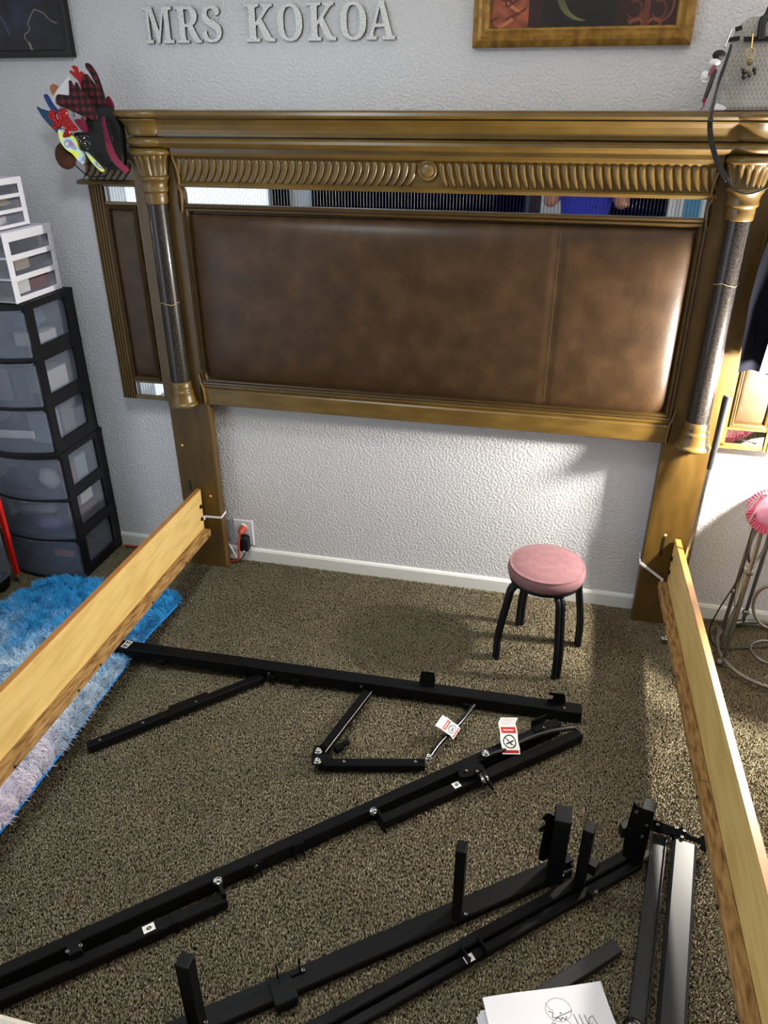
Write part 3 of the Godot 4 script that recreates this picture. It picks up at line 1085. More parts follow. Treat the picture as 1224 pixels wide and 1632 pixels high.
func stash(called: String, label: String, category: String, size: Vector3, c: Vector3, turn: float, m: Material) -> void:
	var st := S()
	cbox(st, size, Transform3D(Basis(Vector3.UP, turn), c), 0.003)
	var o := part(called, st, m, self)
	o.name = numbered(called) if not used.has(called) else numbered(called)
	o.set_meta("label", label)
	o.set_meta("category", category)

func soft(called: String, label: String, category: String, r: Vector3, c: Vector3, m: Material) -> void:
	var st := S(true)
	var prof := []
	for i in 9:
		var a := PI * i / 8
		prof.append(Vector2(sin(a) * (1.0 + 0.12 * sin(i * 2.3)) if i > 0 and i < 8 else 0.0, -cos(a)))
	lathe(st, prof, Transform3D(Basis.from_scale(r), c), 20, 5, [0.0, 0.1, 0.12, 0.14, 0.1, 0.14, 0.1, 0.08, 0.0])
	var o := part(called, st, m, self)
	o.name = numbered(called)
	o.set_meta("label", label)
	o.set_meta("category", category)

func white_unit(label: String, at: Vector3, x0: float, x1: float, y0: float, y1: float, zb: float, zf: float) -> Node3D:
	var t := thing("desktop_drawers", label, "drawers", at, "white desktop drawer units on the tower")
	var h := y1 - y0
	var st := S()
	for x in [x1 - 0.006, x0]:
		box(st, Vector3(x, y0, zb), Vector3(x + 0.006, y1, zb + 0.026), 0.002)
		box(st, Vector3(x, y0, zf - 0.030), Vector3(x + 0.006, y1, zf), 0.002)
		for k in 4:
			var yy: float = [0.0, 0.30, 0.595, 0.86][k] * h + y0
			box(st, Vector3(x - 0.0007, yy + 0.0007, zb + 0.0009), Vector3(x + 0.0067, yy + h * (0.137 if k == 3 else 0.085), zf - 0.0009), 0.002)
	box(st, Vector3(x0 + 0.0013, y1 - 0.010, zb + 0.0017), Vector3(x1 - 0.0013, y1 - 0.0013, zf - 0.0017), 0.004)
	box(st, Vector3(x0 + 0.0013, y0 + 0.0013, zb + 0.0017), Vector3(x1 - 0.0013, y0 + 0.008, zf - 0.0017), 0.003)
	box(st, Vector3(x0 + 0.0021, y0 + 0.002, zb + 0.0024), Vector3(x1 - 0.0021, y1 - 0.002, zb + 0.006), 0.001)
	for k in 2:
		var yy: float = [0.33, 0.63][k] * h + y0
		box(st, Vector3(x0 + 0.0024, yy, zb + 0.0028), Vector3(x1 - 0.0024, yy + 0.008, zf - 0.0028), 0.002)
	part("frame", st, M.white_plastic, t)
	for k in 3:
		var lo: float = [0.03, 0.375, 0.67][k] * h + y0
		var hi: float = [0.32, 0.62, 0.95][k] * h + y0
		st = S()
		box(st, Vector3(x0 + 0.008, lo, zf - 0.004), Vector3(x1 - 0.008, hi, zf + 0.004), 0.002)
		for x in [x0 + 0.008, x1 - 0.010]:
			box(st, Vector3(x, lo, zb + 0.012), Vector3(x + 0.002, hi - 0.012, zf), 0)
		box(st, Vector3(x0 + 0.008, lo, zb + 0.012), Vector3(x1 - 0.008, lo + 0.002, zf), 0)
		var d := part("drawer", st, M.clear_plastic, t, "clear plastic drawer")
		st = S()
		box(st, Vector3((x0 + x1) / 2 - 0.03, lo + (hi - lo) * 0.45, zf + 0.004), Vector3((x0 + x1) / 2 + 0.03, lo + (hi - lo) * 0.6, zf + 0.014), 0.003)
		part("pull", st, M.white_plastic, d)
	return t

func drawer_towers() -> void:
	mat("purple_cloth", Color(0.42, 0.36, 0.60), 0.9)
	mat("grey_cloth", Color(0.50, 0.50, 0.52), 0.9)
	mat("teal_cloth", Color(0.12, 0.42, 0.50), 0.9)
	mat("cardboard", Color(0.55, 0.42, 0.36), 0.85)
	mat("maroon_box", Color(0.38, 0.06, 0.09), 0.6)
	mat("dark_stuff", Color(0.07, 0.07, 0.09), 0.7)
	mat("green_card", Color(0.20, 0.30, 0.32), 0.7)
	mat("peach", Color(0.80, 0.52, 0.42), 0.7)
	mat("cream_item", Color(0.62, 0.58, 0.50), 0.5)
	tower_unit("lower black drawer unit with frosted drawers, standing on the carpet by the back wall", Vector3(-1.68, 0, 0.07), 0.0, [0.590, 0.401, 0.391, 0.204, 0.194, 0.012], 0.0, 0.0)
	tower_unit("upper black drawer unit with frosted drawers, stacked under the white drawer units", Vector3(-1.68, 0.614, 0.09), 0.614, [1.216, 1.031, 1.010, 0.830, 0.815, 0.632], 0.024, 0.004)
	# what shows through the drawers
	stash("box", "white box against the side window of the top black drawer", "box", Vector3(0.12, 0.055, 0.11), Vector3(-1.570, 1.075, 0.115), 0.0, M.white_paper)
	soft("cloth", "teal cloth bundle inside the top black drawer", "cloth", Vector3(0.06, 0.042, 0.065), Vector3(-1.580, 1.150, 0.12), M.teal_cloth)
	soft("cloth", "grey cloth bundle inside the top black drawer", "cloth", Vector3(0.05, 0.045, 0.05), Vector3(-1.755, 1.10, 0.15), M.grey_cloth)
	stash("box", "large white box in the second black drawer from the top, seen through its side", "box", Vector3(0.14, 0.09, 0.15), Vector3(-1.586, 0.900, 0.11), 0.0, M.white_paper)
	stash("storage_tray", "white slotted tray leaning behind the second black drawer front", "tray", Vector3(0.18, 0.13, 0.012), Vector3(-1.73, 0.906, 0.245), 0.04, M.grey_cloth)
	stash("card", "grey green card standing beside the slotted tray", "card", Vector3(0.07, 0.13, 0.008), Vector3(-1.585, 0.906, 0.238), 0.0, M.green_card)
	stash("container", "pale lidded container in the third black drawer, behind the side window", "container", Vector3(0.10, 0.13, 0.075), Vector3(-1.575, 0.712, 0.17), 0.0, M.pale_cloth)
	stash("container", "grey lidded container beside the pale one in the third black drawer", "container", Vector3(0.10, 0.13, 0.08), Vector3(-1.575, 0.712, 0.075), 0.0, M.grey_cloth)
	stash("package", "long white printed package lying slanted in the third black drawer", "package", Vector3(0.16, 0.034, 0.01), Vector3(-1.645, 0.705, 0.270), 0.12, M.white_paper)
	stash("box", "brown cardboard box in the fourth drawer down, at the side window", "box", Vector3(0.10, 0.11, 0.07), Vector3(-1.568, 0.475, 0.145), 0.0, M.cardboard)
	stash("package", "pale blue package behind the cardboard box in the fourth drawer", "package", Vector3(0.10, 0.12, 0.08), Vector3(-1.572, 0.475, 0.06), 0.0, M.pale_cloth)
	soft("cable_coil", "coiled white cables in the fourth drawer down", "cables", Vector3(0.05, 0.05, 0.02), Vector3(-1.585, 0.480, 0.205), M.white_cable)
	soft("bag", "dark bag of odds and ends in the fourth drawer down", "bag", Vector3(0.08, 0.05, 0.05), Vector3(-1.73, 0.465, 0.19), M.dark_stuff)
	stash("box", "white printed box on a red one in the fifth drawer", "box", Vector3(0.09, 0.055, 0.09), Vector3(-1.565, 0.338, 0.07), 0.0, M.white_paper)
	stash("box", "dark red box at the bottom of the fifth drawer", "box", Vector3(0.10, 0.07, 0.17), Vector3(-1.568, 0.260, 0.10), 0.0, M.maroon_box)
	soft("cloth", "folded pale grey cloth in the fifth drawer behind its front", "cloth", Vector3(0.11, 0.04, 0.05), Vector3(-1.68, 0.345, 0.215), M.grey_cloth)
	soft("cloth", "lilac cloth bundle in the fifth drawer", "cloth", Vector3(0.07, 0.035, 0.03), Vector3(-1.625, 0.262, 0.220), M.purple_cloth)
	stash("package", "peach printed package in the bottom drawer", "package", Vector3(0.09, 0.03, 0.02), Vector3(-1.585, 0.115, 0.222), 0.0, M.peach)
	stash("box", "dark box in the bottom drawer", "box", Vector3(0.16, 0.09, 0.10), Vector3(-1.66, 0.062, 0.15), 0.0, M.dark_stuff)
	# white units on top
	white_unit("wider white three-drawer unit sitting on the black tower", Vector3(-1.66, 1.239, 0.12), -1.83, -1.505, 1.240, 1.492, -0.030, 0.262)
	white_unit("smaller white three-drawer unit on top of the wider white one", Vector3(-1.68, 1.492, 0.11), -1.83, -1.545, 1.493, 1.665, 0.035, 0.255)
	stash("pouch", "dark folded pouch filling the middle drawer of the wider white unit", "pouch", Vector3(0.05, 0.045, 0.11), Vector3(-1.552, 1.372, 0.065), 0.0, M.dark_stuff)
	stash("palette", "pale two-pan palette in the middle white drawer", "palette", Vector3(0.004, 0.048, 0.085), Vector3(-1.522, 1.374, 0.165), 0.0, M.cream_item)
	stash("pouch", "blue and dark pouch in the top drawer of the wider white unit", "pouch", Vector3(0.05, 0.05, 0.17), Vector3(-1.548, 1.440, 0.12), 0.0, M.dark_stuff)
	stash("packet", "small white packet in the bottom drawer of the wider white unit", "packet", Vector3(0.004, 0.045, 0.065), Vector3(-1.525, 1.288, 0.175), 0.0, M.white_paper)
	stash("pouch", "dark red pouch in the bottom drawer of the wider white unit", "pouch", Vector3(0.04, 0.045, 0.12), Vector3(-1.548, 1.285, 0.07), 0.0, M.maroon_box)
	soft("tube", "pale rounded tube in the middle drawer of the smaller white unit", "tube", Vector3(0.03, 0.015, 0.07), Vector3(-1.60, 1.578, 0.13), M.cream_item)
	stash("pouch", "dark pouch in the top drawer of the smaller white unit", "pouch", Vector3(0.06, 0.03, 0.14), Vector3(-1.60, 1.626, 0.14), 0.0, M.dark_stuff)
	stash("packet", "white folded packet in the bottom drawer of the smaller white unit", "packet", Vector3(0.06, 0.03, 0.10), Vector3(-1.60, 1.517, 0.17), 0.3, M.white_paper)
	soft("ornament", "peach rounded ornament on top of the white drawers", "ornament", Vector3(0.03, 0.045, 0.03), Vector3(-1.695, 1.705, 0.20), M.peach)
	# clear case in front of the white unit
	var cs := thing("display_case", "small clear case with dark base in front of the white drawers", "case", Vector3(-1.70, 1.239, 0.29))
	var st := S()
	cbox(st, Vector3(0.16, 0.12, 0.05), Transform3D(Basis(), Vector3(-1.70, 1.312, 0.305)), 0.003)
	part("case_body", st, M.clear_plastic, cs)
	st = S()
	for y in [1.245, 1.285, 1.33]:
		cbox(st, Vector3(0.15, 0.012, 0.04), Transform3D(Basis(), Vector3(-1.70, y, 0.305)), 0.002)
	part("tray_insert", st, M.dark_stuff, cs)
	# storage bin with a red edge
	var bn := thing("storage_bin", "grey translucent storage bin with a red edge strip on black wheels", "storage bin", Vector3(-1.95, 0, 0.5))
	st = S()
	cbox(st, Vector3(0.40, 0.355, 0.42), Transform3D(Basis(), Vector3(-1.950, 0.240, 0.575)), 0.018)
	part("bin_body", st, M.frosted, bn)
	st = S()
	cbox(st, Vector3(0.42, 0.05, 0.44), Transform3D(Basis(), Vector3(-1.950, 0.435, 0.575)), 0.01)
	part("lid", st, M.white_plastic, bn)
	st = S()
	box(st, Vector3(-1.768, 0.055, 0.336), Vector3(-1.742, 0.435, 0.352), 0.003)
	part("edge_strip", st, M.red_plastic, bn, "red vertical edge strip")
	st = S()
	cbox(st, Vector3(0.32, 0.25, 0.34), Transform3D(Basis(), Vector3(-1.950, 0.21, 0.575)), 0.01)
	part("contents", st, M.dark_stuff, bn)
	for p in [Vector2(-1.795, 0.40), Vector2(-1.795, 0.75), Vector2(-2.10, 0.40), Vector2(-2.10, 0.75)]:
		st = S(true)
		lathe(st, [Vector2(0, -0.014), Vector2(0.038, -0.014), Vector2(0.044, -0.009), Vector2(0.044, 0.009), Vector2(0.038, 0.014), Vector2(0, 0.014)], Transform3D(Basis(Vector3.BACK, PI / 2), Vector3(p.x, 0.044, p.y)), 24)
		part("wheel", st, M.black_plastic, bn)

# ---------------------------------------------------------------- fluffy rug
func rug() -> void:
	var t := thing("rug", "fluffy rug fading from bright blue to pale lilac under left rail", "rug", Vector3(-1.35, 0, 1.0))
	var out := rounded([-1.70, 0.62, -1.665, 0.45, -1.60, 0.32, -1.48, 0.295, -1.30, 0.30, -1.06, 0.30, -0.995, 0.325, -0.985, 0.38, -1.00, 0.57, -0.99, 0.80, -0.985, 0.98, -0.968, 1.34, -0.972, 1.80, -1.05, 1.87, -1.50, 1.88, -1.72, 1.80, -1.73, 1.1], 3)
	var st := S()
	prism(st, out, 0.016, Transform3D(Basis(Vector3.RIGHT, Vector3.BACK, Vector3.DOWN), Vector3(0, 0.008, 0)), 0.004)
	part("backing", st, M.rug_back, t)
	# curling strands
	st = S()
	var prev := []
	for i in 5:
		var f := i / 4.0
		var w := 0.0019 * (1.0 - f * 0.75)
		var c := Vector3(0.034 * pow(f, 1.5), 0.020 * sin(f * 2.2), 0.006 * sin(f * 5.0))
		var now := [c + Vector3(0, 0, -w), c + Vector3(0, 0, w)]
		if i:
			st.set_normal(Vector3(-0.15, 1.0, 0.0).normalized())
			for v in [prev[0], now[0], now[1], prev[0], now[1], prev[1]]:
				st.add_vertex(v)
		prev = now
	var mesh := st.commit()
	var rng := RandomNumberGenerator.new()
	rng.seed = 21
	var nz := noise(FastNoiseLite.TYPE_SIMPLEX_SMOOTH, 14.0, 3, 5)
	var buf := PackedFloat32Array()
	var count := 0
	for k in 150000:
		var x := rng.randf_range(-1.74, -0.965)
		var z := rng.randf_range(0.29, 1.89)
		if not Geometry2D.is_point_in_polygon(Vector2(x, z), out):
			continue
		var yaw := nz.get_noise_2d(x, z) * 5.0 + 1.2 + rng.randf_range(-0.8, 0.8)
		var s := rng.randf_range(0.7, 1.25)
		var b := Basis(Vector3.UP, yaw) * Basis(Vector3.BACK, rng.randf_range(-0.2, 0.7)) * Basis.from_scale(Vector3(s, s, 1))
		var f := clampf((z - 0.42) / 1.0 + rng.randf_range(-0.16, 0.16) + 0.25 * nz.get_noise_2d(x * 0.4 + 3, z * 0.4), 0, 1)
		var c1 := Color(0.05, 0.42, 0.86).lerp(Color(0.62, 0.80, 0.93), smoothstep(0.12, 0.62, f))
		var c := c1.lerp(Color(0.92, 0.82, 0.92), smoothstep(0.55, 0.95, f)) * rng.randf_range(0.82, 1.05)
		buf.append_array(PackedFloat32Array([b.x.x, b.y.x, b.z.x, x, b.x.y, b.y.y, b.z.y, 0.015, b.x.z, b.y.z, b.z.z, z, c.r, c.g, c.b, 1.0]))
		count += 1
	var mm := MultiMesh.new()
	mm.transform_format = MultiMesh.TRANSFORM_3D
	mm.use_colors = true
	mm.mesh = mesh
	mm.instance_count = count
	mm.buffer = buf
	var o := MultiMeshInstance3D.new()
	o.multimesh = mm
	o.material_override = M.rug_fibre
	o.name = "fluff"
	o.set_meta("kind", "stuff")
	t.add_child(o, true)
	o.position = -t.position

# ---------------------------------------------------------------- black metal bed frame pieces
var bolt_mesh: Mesh
var rivet_mesh: Mesh

func bolt(parent: Node3D, p: Vector3, up := Vector3.UP, called := "bolt") -> void:
	if bolt_mesh == null:
		var st := S(true)
		lathe(st, [Vector2(0, -0.004), Vector2(0.013, -0.004), Vector2(0.013, -0.001), Vector2(0.009, 0.0), Vector2(0.009, 0.004), Vector2(0.0075, 0.007), Vector2(0.004, 0.008), Vector2(0.0035, 0.0065), Vector2(0, 0.0065)], Transform3D(), 18)
		bolt_mesh = meshed(st)
		st = S(true)
		lathe(st, [Vector2(0, -0.002), Vector2(0.0055, -0.002), Vector2(0.0055, 0.001), Vector2(0.004, 0.0025), Vector2(0.0022, 0.0018), Vector2(0.0015, 0.0005), Vector2(0, 0.0005)], Transform3D(), 14)
		rivet_mesh = meshed(st)
	var x := up.cross(Vector3(0.31, 0.2, 0.9)).normalized()
	inst(called, rivet_mesh if called == "rivet" else bolt_mesh, M.dull_zinc if called == "rivet" else M.zinc, parent, Transform3D(Basis(x, up.normalized(), x.cross(up.normalized())), p))

func plate(called: String, parent: Node3D, c: Vector3, size: Vector3, turn: float, tilt := 0.0, m: Material = null) -> MeshInstance3D:
	var st := S()
	cbox(st, size, Transform3D(Basis(Vector3.UP, turn) * Basis(Vector3.RIGHT, tilt), c), 0.001)
	return part(called, st, m if m else M.black_steel, parent)

func eared(called: String, parent: Node3D, flat: Array, thick: float, xf: Transform3D) -> MeshInstance3D:
	var st := S()
	prism(st, rounded(flat, 3), thick, xf, 0.0006)
	return part(called, st, M.matt_black if called == "end_plate" else M.black_steel, parent)

func box_label(parent: Node3D, c: Vector3, size: Vector2, turn: float, kind: int) -> void:
	var im := Image.create(64, 48, false, Image.FORMAT_RGB8)
	im.fill(Color(0.9, 0.9, 0.88))
	if kind == 0:
		arc(im, Vector2(32, 24), 12, 9, 0, TAU, 2.5, Color(0.05, 0.05, 0.05))
		stroke(im, Vector2(24, 26), Vector2(40, 22), 3, Color(0.05, 0.05, 0.05))
	else:
		for r in [[6, 8, 20, 16], [8, 26, 16, 14], [36, 8, 22, 14], [38, 28, 18, 12]]:
			im.fill_rect(Rect2i(r[0], r[1], r[2], r[3]), Color(0.06, 0.06, 0.06))
			im.fill_rect(Rect2i(r[0] + 5, r[1] + 4, 5, 4), Color(0.9, 0.9, 0.88))
	var key := "sticker_%d" % kind
	if not M.has(key):
		pic_mat(key, im, 0.5)
	var st := S()
	var xf := Transform3D(Basis(Vector3.UP, turn), c)
	var p := []
	for k in [[-1, -1], [1, -1], [1, 1], [-1, 1]]:
		p.append(xf * Vector3(k[0] * size.x / 2, 0, k[1] * size.y / 2))
	quad_uv(st, p, [Vector2(0, 0), Vector2(1, 0), Vector2(1, 1), Vector2(0, 1)], Vector3.UP)
	part("sticker", st, M[key], parent, "small white printed sticker")

func tag_mat() -> StandardMaterial3D:
	if M.has("warning_tag"):
		return M.warning_tag
	var im := Image.create(96, 192, false, Image.FORMAT_RGB8)
	im.fill(Color(0.9, 0.89, 0.88))
	im.fill_rect(Rect2i(8, 54, 80, 26), Color(0.72, 0.08, 0.08))
	im.fill_rect(Rect2i(20, 64, 56, 5), Color(0.9, 0.8, 0.8))
	arc(im, Vector2(48, 122), 33, 33, 0, TAU, 3.0, Color(0.08, 0.08, 0.08))
	stroke(im, Vector2(26, 100), Vector2(70, 144), 2.5, Color(0.08, 0.08, 0.08))
	stroke(im, Vector2(30, 132), Vector2(68, 116), 4.0, Color(0.1, 0.1, 0.1))
	stroke(im, Vector2(40, 112), Vector2(54, 136), 3.0, Color(0.1, 0.1, 0.1))
	im.fill_rect(Rect2i(6, 168, 84, 18), Color(0.62, 0.05, 0.07))
	for k in 4:
		im.fill_rect(Rect2i(14, 12 + k * 9, 66 - k * 7, 2), Color(0.6, 0.6, 0.62))
	return pic_mat("warning_tag", im, 0.55)

# a paper tag folded over a rod: rows of points along its length
func tag(parent: Node3D, line: Array, half: Vector3) -> void:
	var st := S(true)
	var rows := []
	for p in line:
		rows.append([p - half, p - half * 0.33, p + half * 0.33, p + half])
	var d: Vector3 = half.cross(line[line.size() - 1] - line[0]).normalized()
	if d.y < 0: d = -d
	sheet(st, rows, d * 0.0008, true)
	part("warning_tag", st, tag_mat(), parent, "white and red paper warning tag")

func metal_frames() -> void:
	var bs: Material = M.black_steel
	# --- long rail lying across the carpet, end on the rug
	var a := thing("bed_frame_rail", "black metal bed frame rail from the blue rug to below the stool, with folding arms", "bed frame part", Vector3(-0.2, 0, 0.68), "black metal bed frame parts")
	var p0 := Vector3(-1.135, 0.054, 0.718)
	var p1 := Vector3(0.705, 0.026, 0.648)
	var st := S()
	bar(st, p0, p1, 0.050, 0.046, 0.003)
	part("tube", st, bs, a)
	var A := func(x: float, y := 0.05, dz := 0.0) -> Vector3:
		var f := (x - p0.x) / (p1.x - p0.x)
		var q := p0.lerp(p1, f)
		return Vector3(x, q.y - 0.023 + y, q.z + dz)
	box_label(a, A.call(-1.002, 0.0475), Vector2(0.042, 0.028), 1.45, 1)
	eared("end_bracket", a, [-0.028, -0.004, 0.026, -0.004, 0.026, 0.030, 0.020, 0.040, -0.010, 0.040, -0.026, 0.040, -0.031, 0.034, -0.026, 0.029, -0.014, 0.027, -0.016, 0.012, -0.028, 0.010], 0.004, Transform3D(Basis(Vector3.UP, 0.04), A.call(0.617, 0.052, -0.008)))
	st = S()
	prism(st, rounded([-0.025, -0.01, 0.025, -0.01, 0.025, 0.046, 0.019, 0.052, -0.019, 0.052, -0.025, 0.046], 2), 0.004, Transform3D(Basis(Vector3.UP, 0.04) * Basis(Vector3.RIGHT, -0.25), A.call(0.160, 0.050, -0.004)), 0.0006)
	part("stop_plate", st, bs, a)
	for x in [-0.85, -0.415, 0.31, -0.32]:
		plate("under_bracket", a, A.call(x, 0.012, 0.032), Vector3(0.030, 0.020, 0.012), 0.04)
	for x in [-0.425, -0.075]:
		bolt(a, A.call(x, 0.026, 0.0265), Vector3.BACK, "rivet")
	bolt(a, A.call(0.645, 0.048, 0.012), Vector3.UP, "rivet")
	# short arm lying out to the lower left
	st = S()
	bar(st, Vector3(-0.452, 0.022, 0.720), Vector3(-0.892, 0.020, 1.178), 0.030, 0.030, 0.002)
	var arm1 := part("arm", st, bs, a)
	for f in [0.07, 0.30, 0.60]:
		var q := Vector3(-0.892, 0.020, 1.178).lerp(Vector3(-0.452, 0.022, 0.720), f)
		bolt(arm1, q + Vector3(0.0, 0.0155, 0.004), Vector3.UP, "rivet")
	st = S()
	bar(st, Vector3(-0.60, 0.030, 0.862), Vector3(-0.70, 0.030, 0.966), 0.034, 0.016, 0.001)
	part("sleeve", st, bs, arm1)
	# folding linkage: two arms and a tube that meet at a pivot
	st = S()
	bar(st, Vector3(-0.048, 0.030, 0.722), Vector3(-0.128, 0.030, 1.050), 0.030, 0.026, 0.002)
	part("arm", st, bs, a)
	st = S()
	bar(st, Vector3(-0.030, 0.045, 0.724), Vector3(-0.108, 0.045, 1.040), 0.002, 0.004, 0.0005)
	part("arm_edge", st, M.dull_zinc, a)
	st = S()
	bar(st, Vector3(-0.120, 0.020, 1.074), Vector3(0.215, 0.020, 0.997), 0.032, 0.028, 0.003)
	part("link_tube", st, bs, a)
	eared("pivot_plate", a, [-0.018, -0.03, 0.018, -0.03, 0.024, 0.0, 0.018, 0.045, -0.018, 0.045, -0.024, 0.0], 0.006, Transform3D(Basis(Vector3.RIGHT, -PI / 2) * Basis(Vector3.BACK, 0.2), Vector3(-0.122, 0.040, 1.062)))
	bolt(a, Vector3(-0.132, 0.046, 1.040))
	bolt(a, Vector3(-0.122, 0.046, 1.082))
	for p in [Vector3(-0.04, 0.035, 1.056), Vector3(0.185, 0.035, 1.004)]:
		bolt(a, p, Vector3.UP, "rivet")
	plate("catch", a, Vector3(-0.075, 0.028, 0.998), Vector3(0.030, 0.024, 0.018), 0.9)
	plate("catch", a, Vector3(-0.060, 0.022, 0.965), Vector3(0.022, 0.016, 0.014), 0.9)
	st = S()
	tube(st, curve([Vector3(0.335, 0.034, 0.700), Vector3(0.300, 0.036, 0.800), Vector3(0.250, 0.034, 0.900), Vector3(0.222, 0.034, 0.985)]), 0.0085, 10)
	part("rod", st, M.black_gloss, a)
	bolt(a, Vector3(0.224, 0.046, 0.984))
	tag(a, [Vector3(0.232, 0.072, 0.842), Vector3(0.250, 0.060, 0.838), Vector3(0.272, 0.047, 0.842), Vector3(0.286, 0.047, 0.850), Vector3(0.297, 0.040, 0.858)], Vector3(-0.008, 0.0, 0.027))

	# --- second rail, slanting from lower left up to the stool side
	var b := thing("bed_frame_rail", "black metal bed frame rail slanting up from lower left corner, white warning tag on it", "bed frame part", Vector3(0.0, 0, 1.3), "black metal bed frame parts")
	var b0 := Vector3(-0.745, 0.026, 1.972)
	var b1 := Vector3(0.628, 0.026, 0.728)
	st = S()
	bar(st, b0, b1, 0.034, 0.050, 0.003)
	part("tube", st, bs, b)
	var dir := (b1 - b0).normalized()
	var side := Vector3(-dir.z, 0, dir.x) # towards the viewer's right and down
	if side.z < 0: side = -side
	var turn := atan2(-dir.z, dir.x)
	var B := func(f: float, y: float, off: float) -> Vector3: return Vector3(b0.x, 0, b0.z) + Vector3(b1.x - b0.x, 0, b1.z - b0.z) * f + side * off + Vector3(0, y, 0)
	# lower left arm, parallel to the rail
	st = S()
	bar(st, B.call(-0.02, 0.020, 0.050), B.call(0.350, 0.020, 0.066), 0.032, 0.034, 0.003)
	var arm2 := part("arm", st, bs, b)
	box_label(arm2, B.call(0.240, 0.0425, 0.061), Vector2(0.030, 0.022), turn + 0.02, 0)
	st = S()
	bar(st, B.call(0.225, 0.022, 0.060), B.call(0.255, 0.022, 0.061), 0.037, 0.038, 0.002)
	bar(st, B.call(0.272, 0.022, 0.062), B.call(0.282, 0.022, 0.0625), 0.037, 0.040, 0.002)
	part("sleeve", st, bs, arm2)
	plate("end_lug", b, B.call(0.347, 0.032, 0.045), Vector3(0.010, 0.050, 0.055), turn)
	bolt(b, B.call(0.346, 0.056, 0.030), (Vector3.UP * 0.6 + side * 0.8).normalized())
	plate("strap_bracket", b, B.call(0.145, 0.040, 0.030), Vector3(0.032, 0.034, 0.036), turn)
	for p in [0.136, 0.153]:
		bolt(b, B.call(p, 0.0565, 0.034), Vector3.UP, "rivet")
	# clips on the rail
	for f in [0.405, 0.475]:
		plate("clip", b, B.call(f, 0.030, 0.019), Vector3(0.032, 0.040, 0.006), turn)
		for d in [-0.012, 0.012]:
			plate("clip_prong", b, B.call(f + d / 1.85, 0.010, 0.026), Vector3(0.003, 0.020, 0.016), turn)
	bolt(b, B.call(0.405, 0.040, 0.023), side, "rivet")
	# upper right arm
	st = S()
	bar(st, B.call(0.612, 0.022, 0.050), B.call(0.80, 0.022, 0.056), 0.030, 0.034, 0.003)
	var arm3 := part("arm", st, bs, b)
	box_label(arm3, B.call(0.755, 0.0395, 0.054), Vector2(0.024, 0.022), turn, 0)
	plate("end_lug", b, B.call(0.612, 0.026, 0.044), Vector3(0.008, 0.050, 0.060), turn)
	bolt(b, B.call(0.607, 0.044, 0.022), (Vector3.UP * 0.6 + side * 0.8).normalized())
	st = S()
	bar(st, B.call(0.81, 0.024, 0.062), B.call(1.02, 0.024, 0.068), 0.034, 0.036, 0.003)
	part("arm", st, bs, b)
	st = S()
	bar(st, B.call(0.83, 0.0435, 0.052), B.call(1.015, 0.0435, 0.058), 0.003, 0.003, 0.0005)
	part("arm_edge", st, M.grey_steel, b)
	# hinge
	eared("pivot_plate", b, [-0.034, -0.016, 0.030, -0.020, 0.042, 0.0, 0.024, 0.024, -0.016, 0.022, -0.044, 0.008], 0.006, Transform3D(Basis(Vector3.UP, turn) * Basis(Vector3.RIGHT, -PI / 2), B.call(0.79, 0.056, 0.040)))
	eared("pivot_plate", b, [-0.020, -0.036, 0.020, -0.034, 0.026, 0.0, 0.018, 0.034, -0.018, 0.034, -0.026, 0.0], 0.006, Transform3D(Basis(Vector3.UP, turn + 1.2) * Basis(Vector3.RIGHT, -0.5), B.call(0.808, 0.040, 0.082)))
	bolt(b, B.call(0.832, 0.062, 0.008))
	bolt(b, B.call(0.800, 0.055, 0.090), (Vector3.UP + side).normalized())
	bolt(b, B.call(0.795, 0.064, 0.058), Vector3.UP, "rivet")
	bolt(b, B.call(0.780, 0.064, 0.040), Vector3.UP, "rivet")
	st = S()
	tube(st, curve([B.call(0.832, 0.052, 0.010), B.call(0.87, 0.054, 0.020), B.call(0.91, 0.056, 0.018), B.call(0.96, 0.058, 0.028), B.call(1.015, 0.048, 0.050)]), 0.0085, 10)
	part("rod", st, M.black_gloss, b)
	plate("end_bracket", b, Vector3(0.560, 0.068, 0.766), Vector3(0.060, 0.034, 0.005), turn)
	plate("end_bracket_foot", b, Vector3(0.566, 0.053, 0.774), Vector3(0.054, 0.004, 0.030), turn)
	bolt(b, Vector3(0.580, 0.056, 0.778), Vector3.UP, "rivet")
	var c0: Vector3 = B.call(0.895, 0.075, -0.030)
	tag(b, [c0 + Vector3(0.000, 0.034, -0.022), c0 + Vector3(-0.006, 0.022, -0.006), c0 + Vector3(0.004, 0.006, 0.018), c0 + Vector3(0.008, -0.004, 0.044), c0 + Vector3(0.016, -0.012, 0.066), c0 + Vector3(0.020, -0.026, 0.080)], Vector3(0.028, 0.0, -0.006))

	# --- cross rail with uprights (nearer the wall)
	upright_rail("black metal cross rail with three uprights, the longer and further one of the pair", Vector3(-0.325, 0.013, 2.018), Vector3(0.672, 0.013, 1.264), 0.056, 0.026, 0)
	# --- cross rail with uprights, in front
	upright_rail("black metal cross rail with two uprights, the nearer of the pair by the black channels", Vector3(0.0, 0.017, 1.962), Vector3(0.862, 0.017, 1.199), 0.056, 0.030, 1)

	# --- two channels at the right
	var e := thing("steel_channel", "narrow dark steel channel with an eared end plate, left of the wide one", "bed frame part", Vector3(0.91, 0, 1.38), "dark steel channels")
	var e0 := Vector3(0.832, 0.0, 1.715)
	var e1 := Vector3(0.936, 0.0, 1.092)
	st = S()
	bar(st, e0 + Vector3(0, 0.004, 0), e1 + Vector3(0, 0.004, 0), 0.042, 0.004, 0.001)
	bar(st, e0 + Vector3(-0.020, 0.016, -0.003), e1 + Vector3(-0.020, 0.016, -0.003), 0.004, 0.030, 0.001)
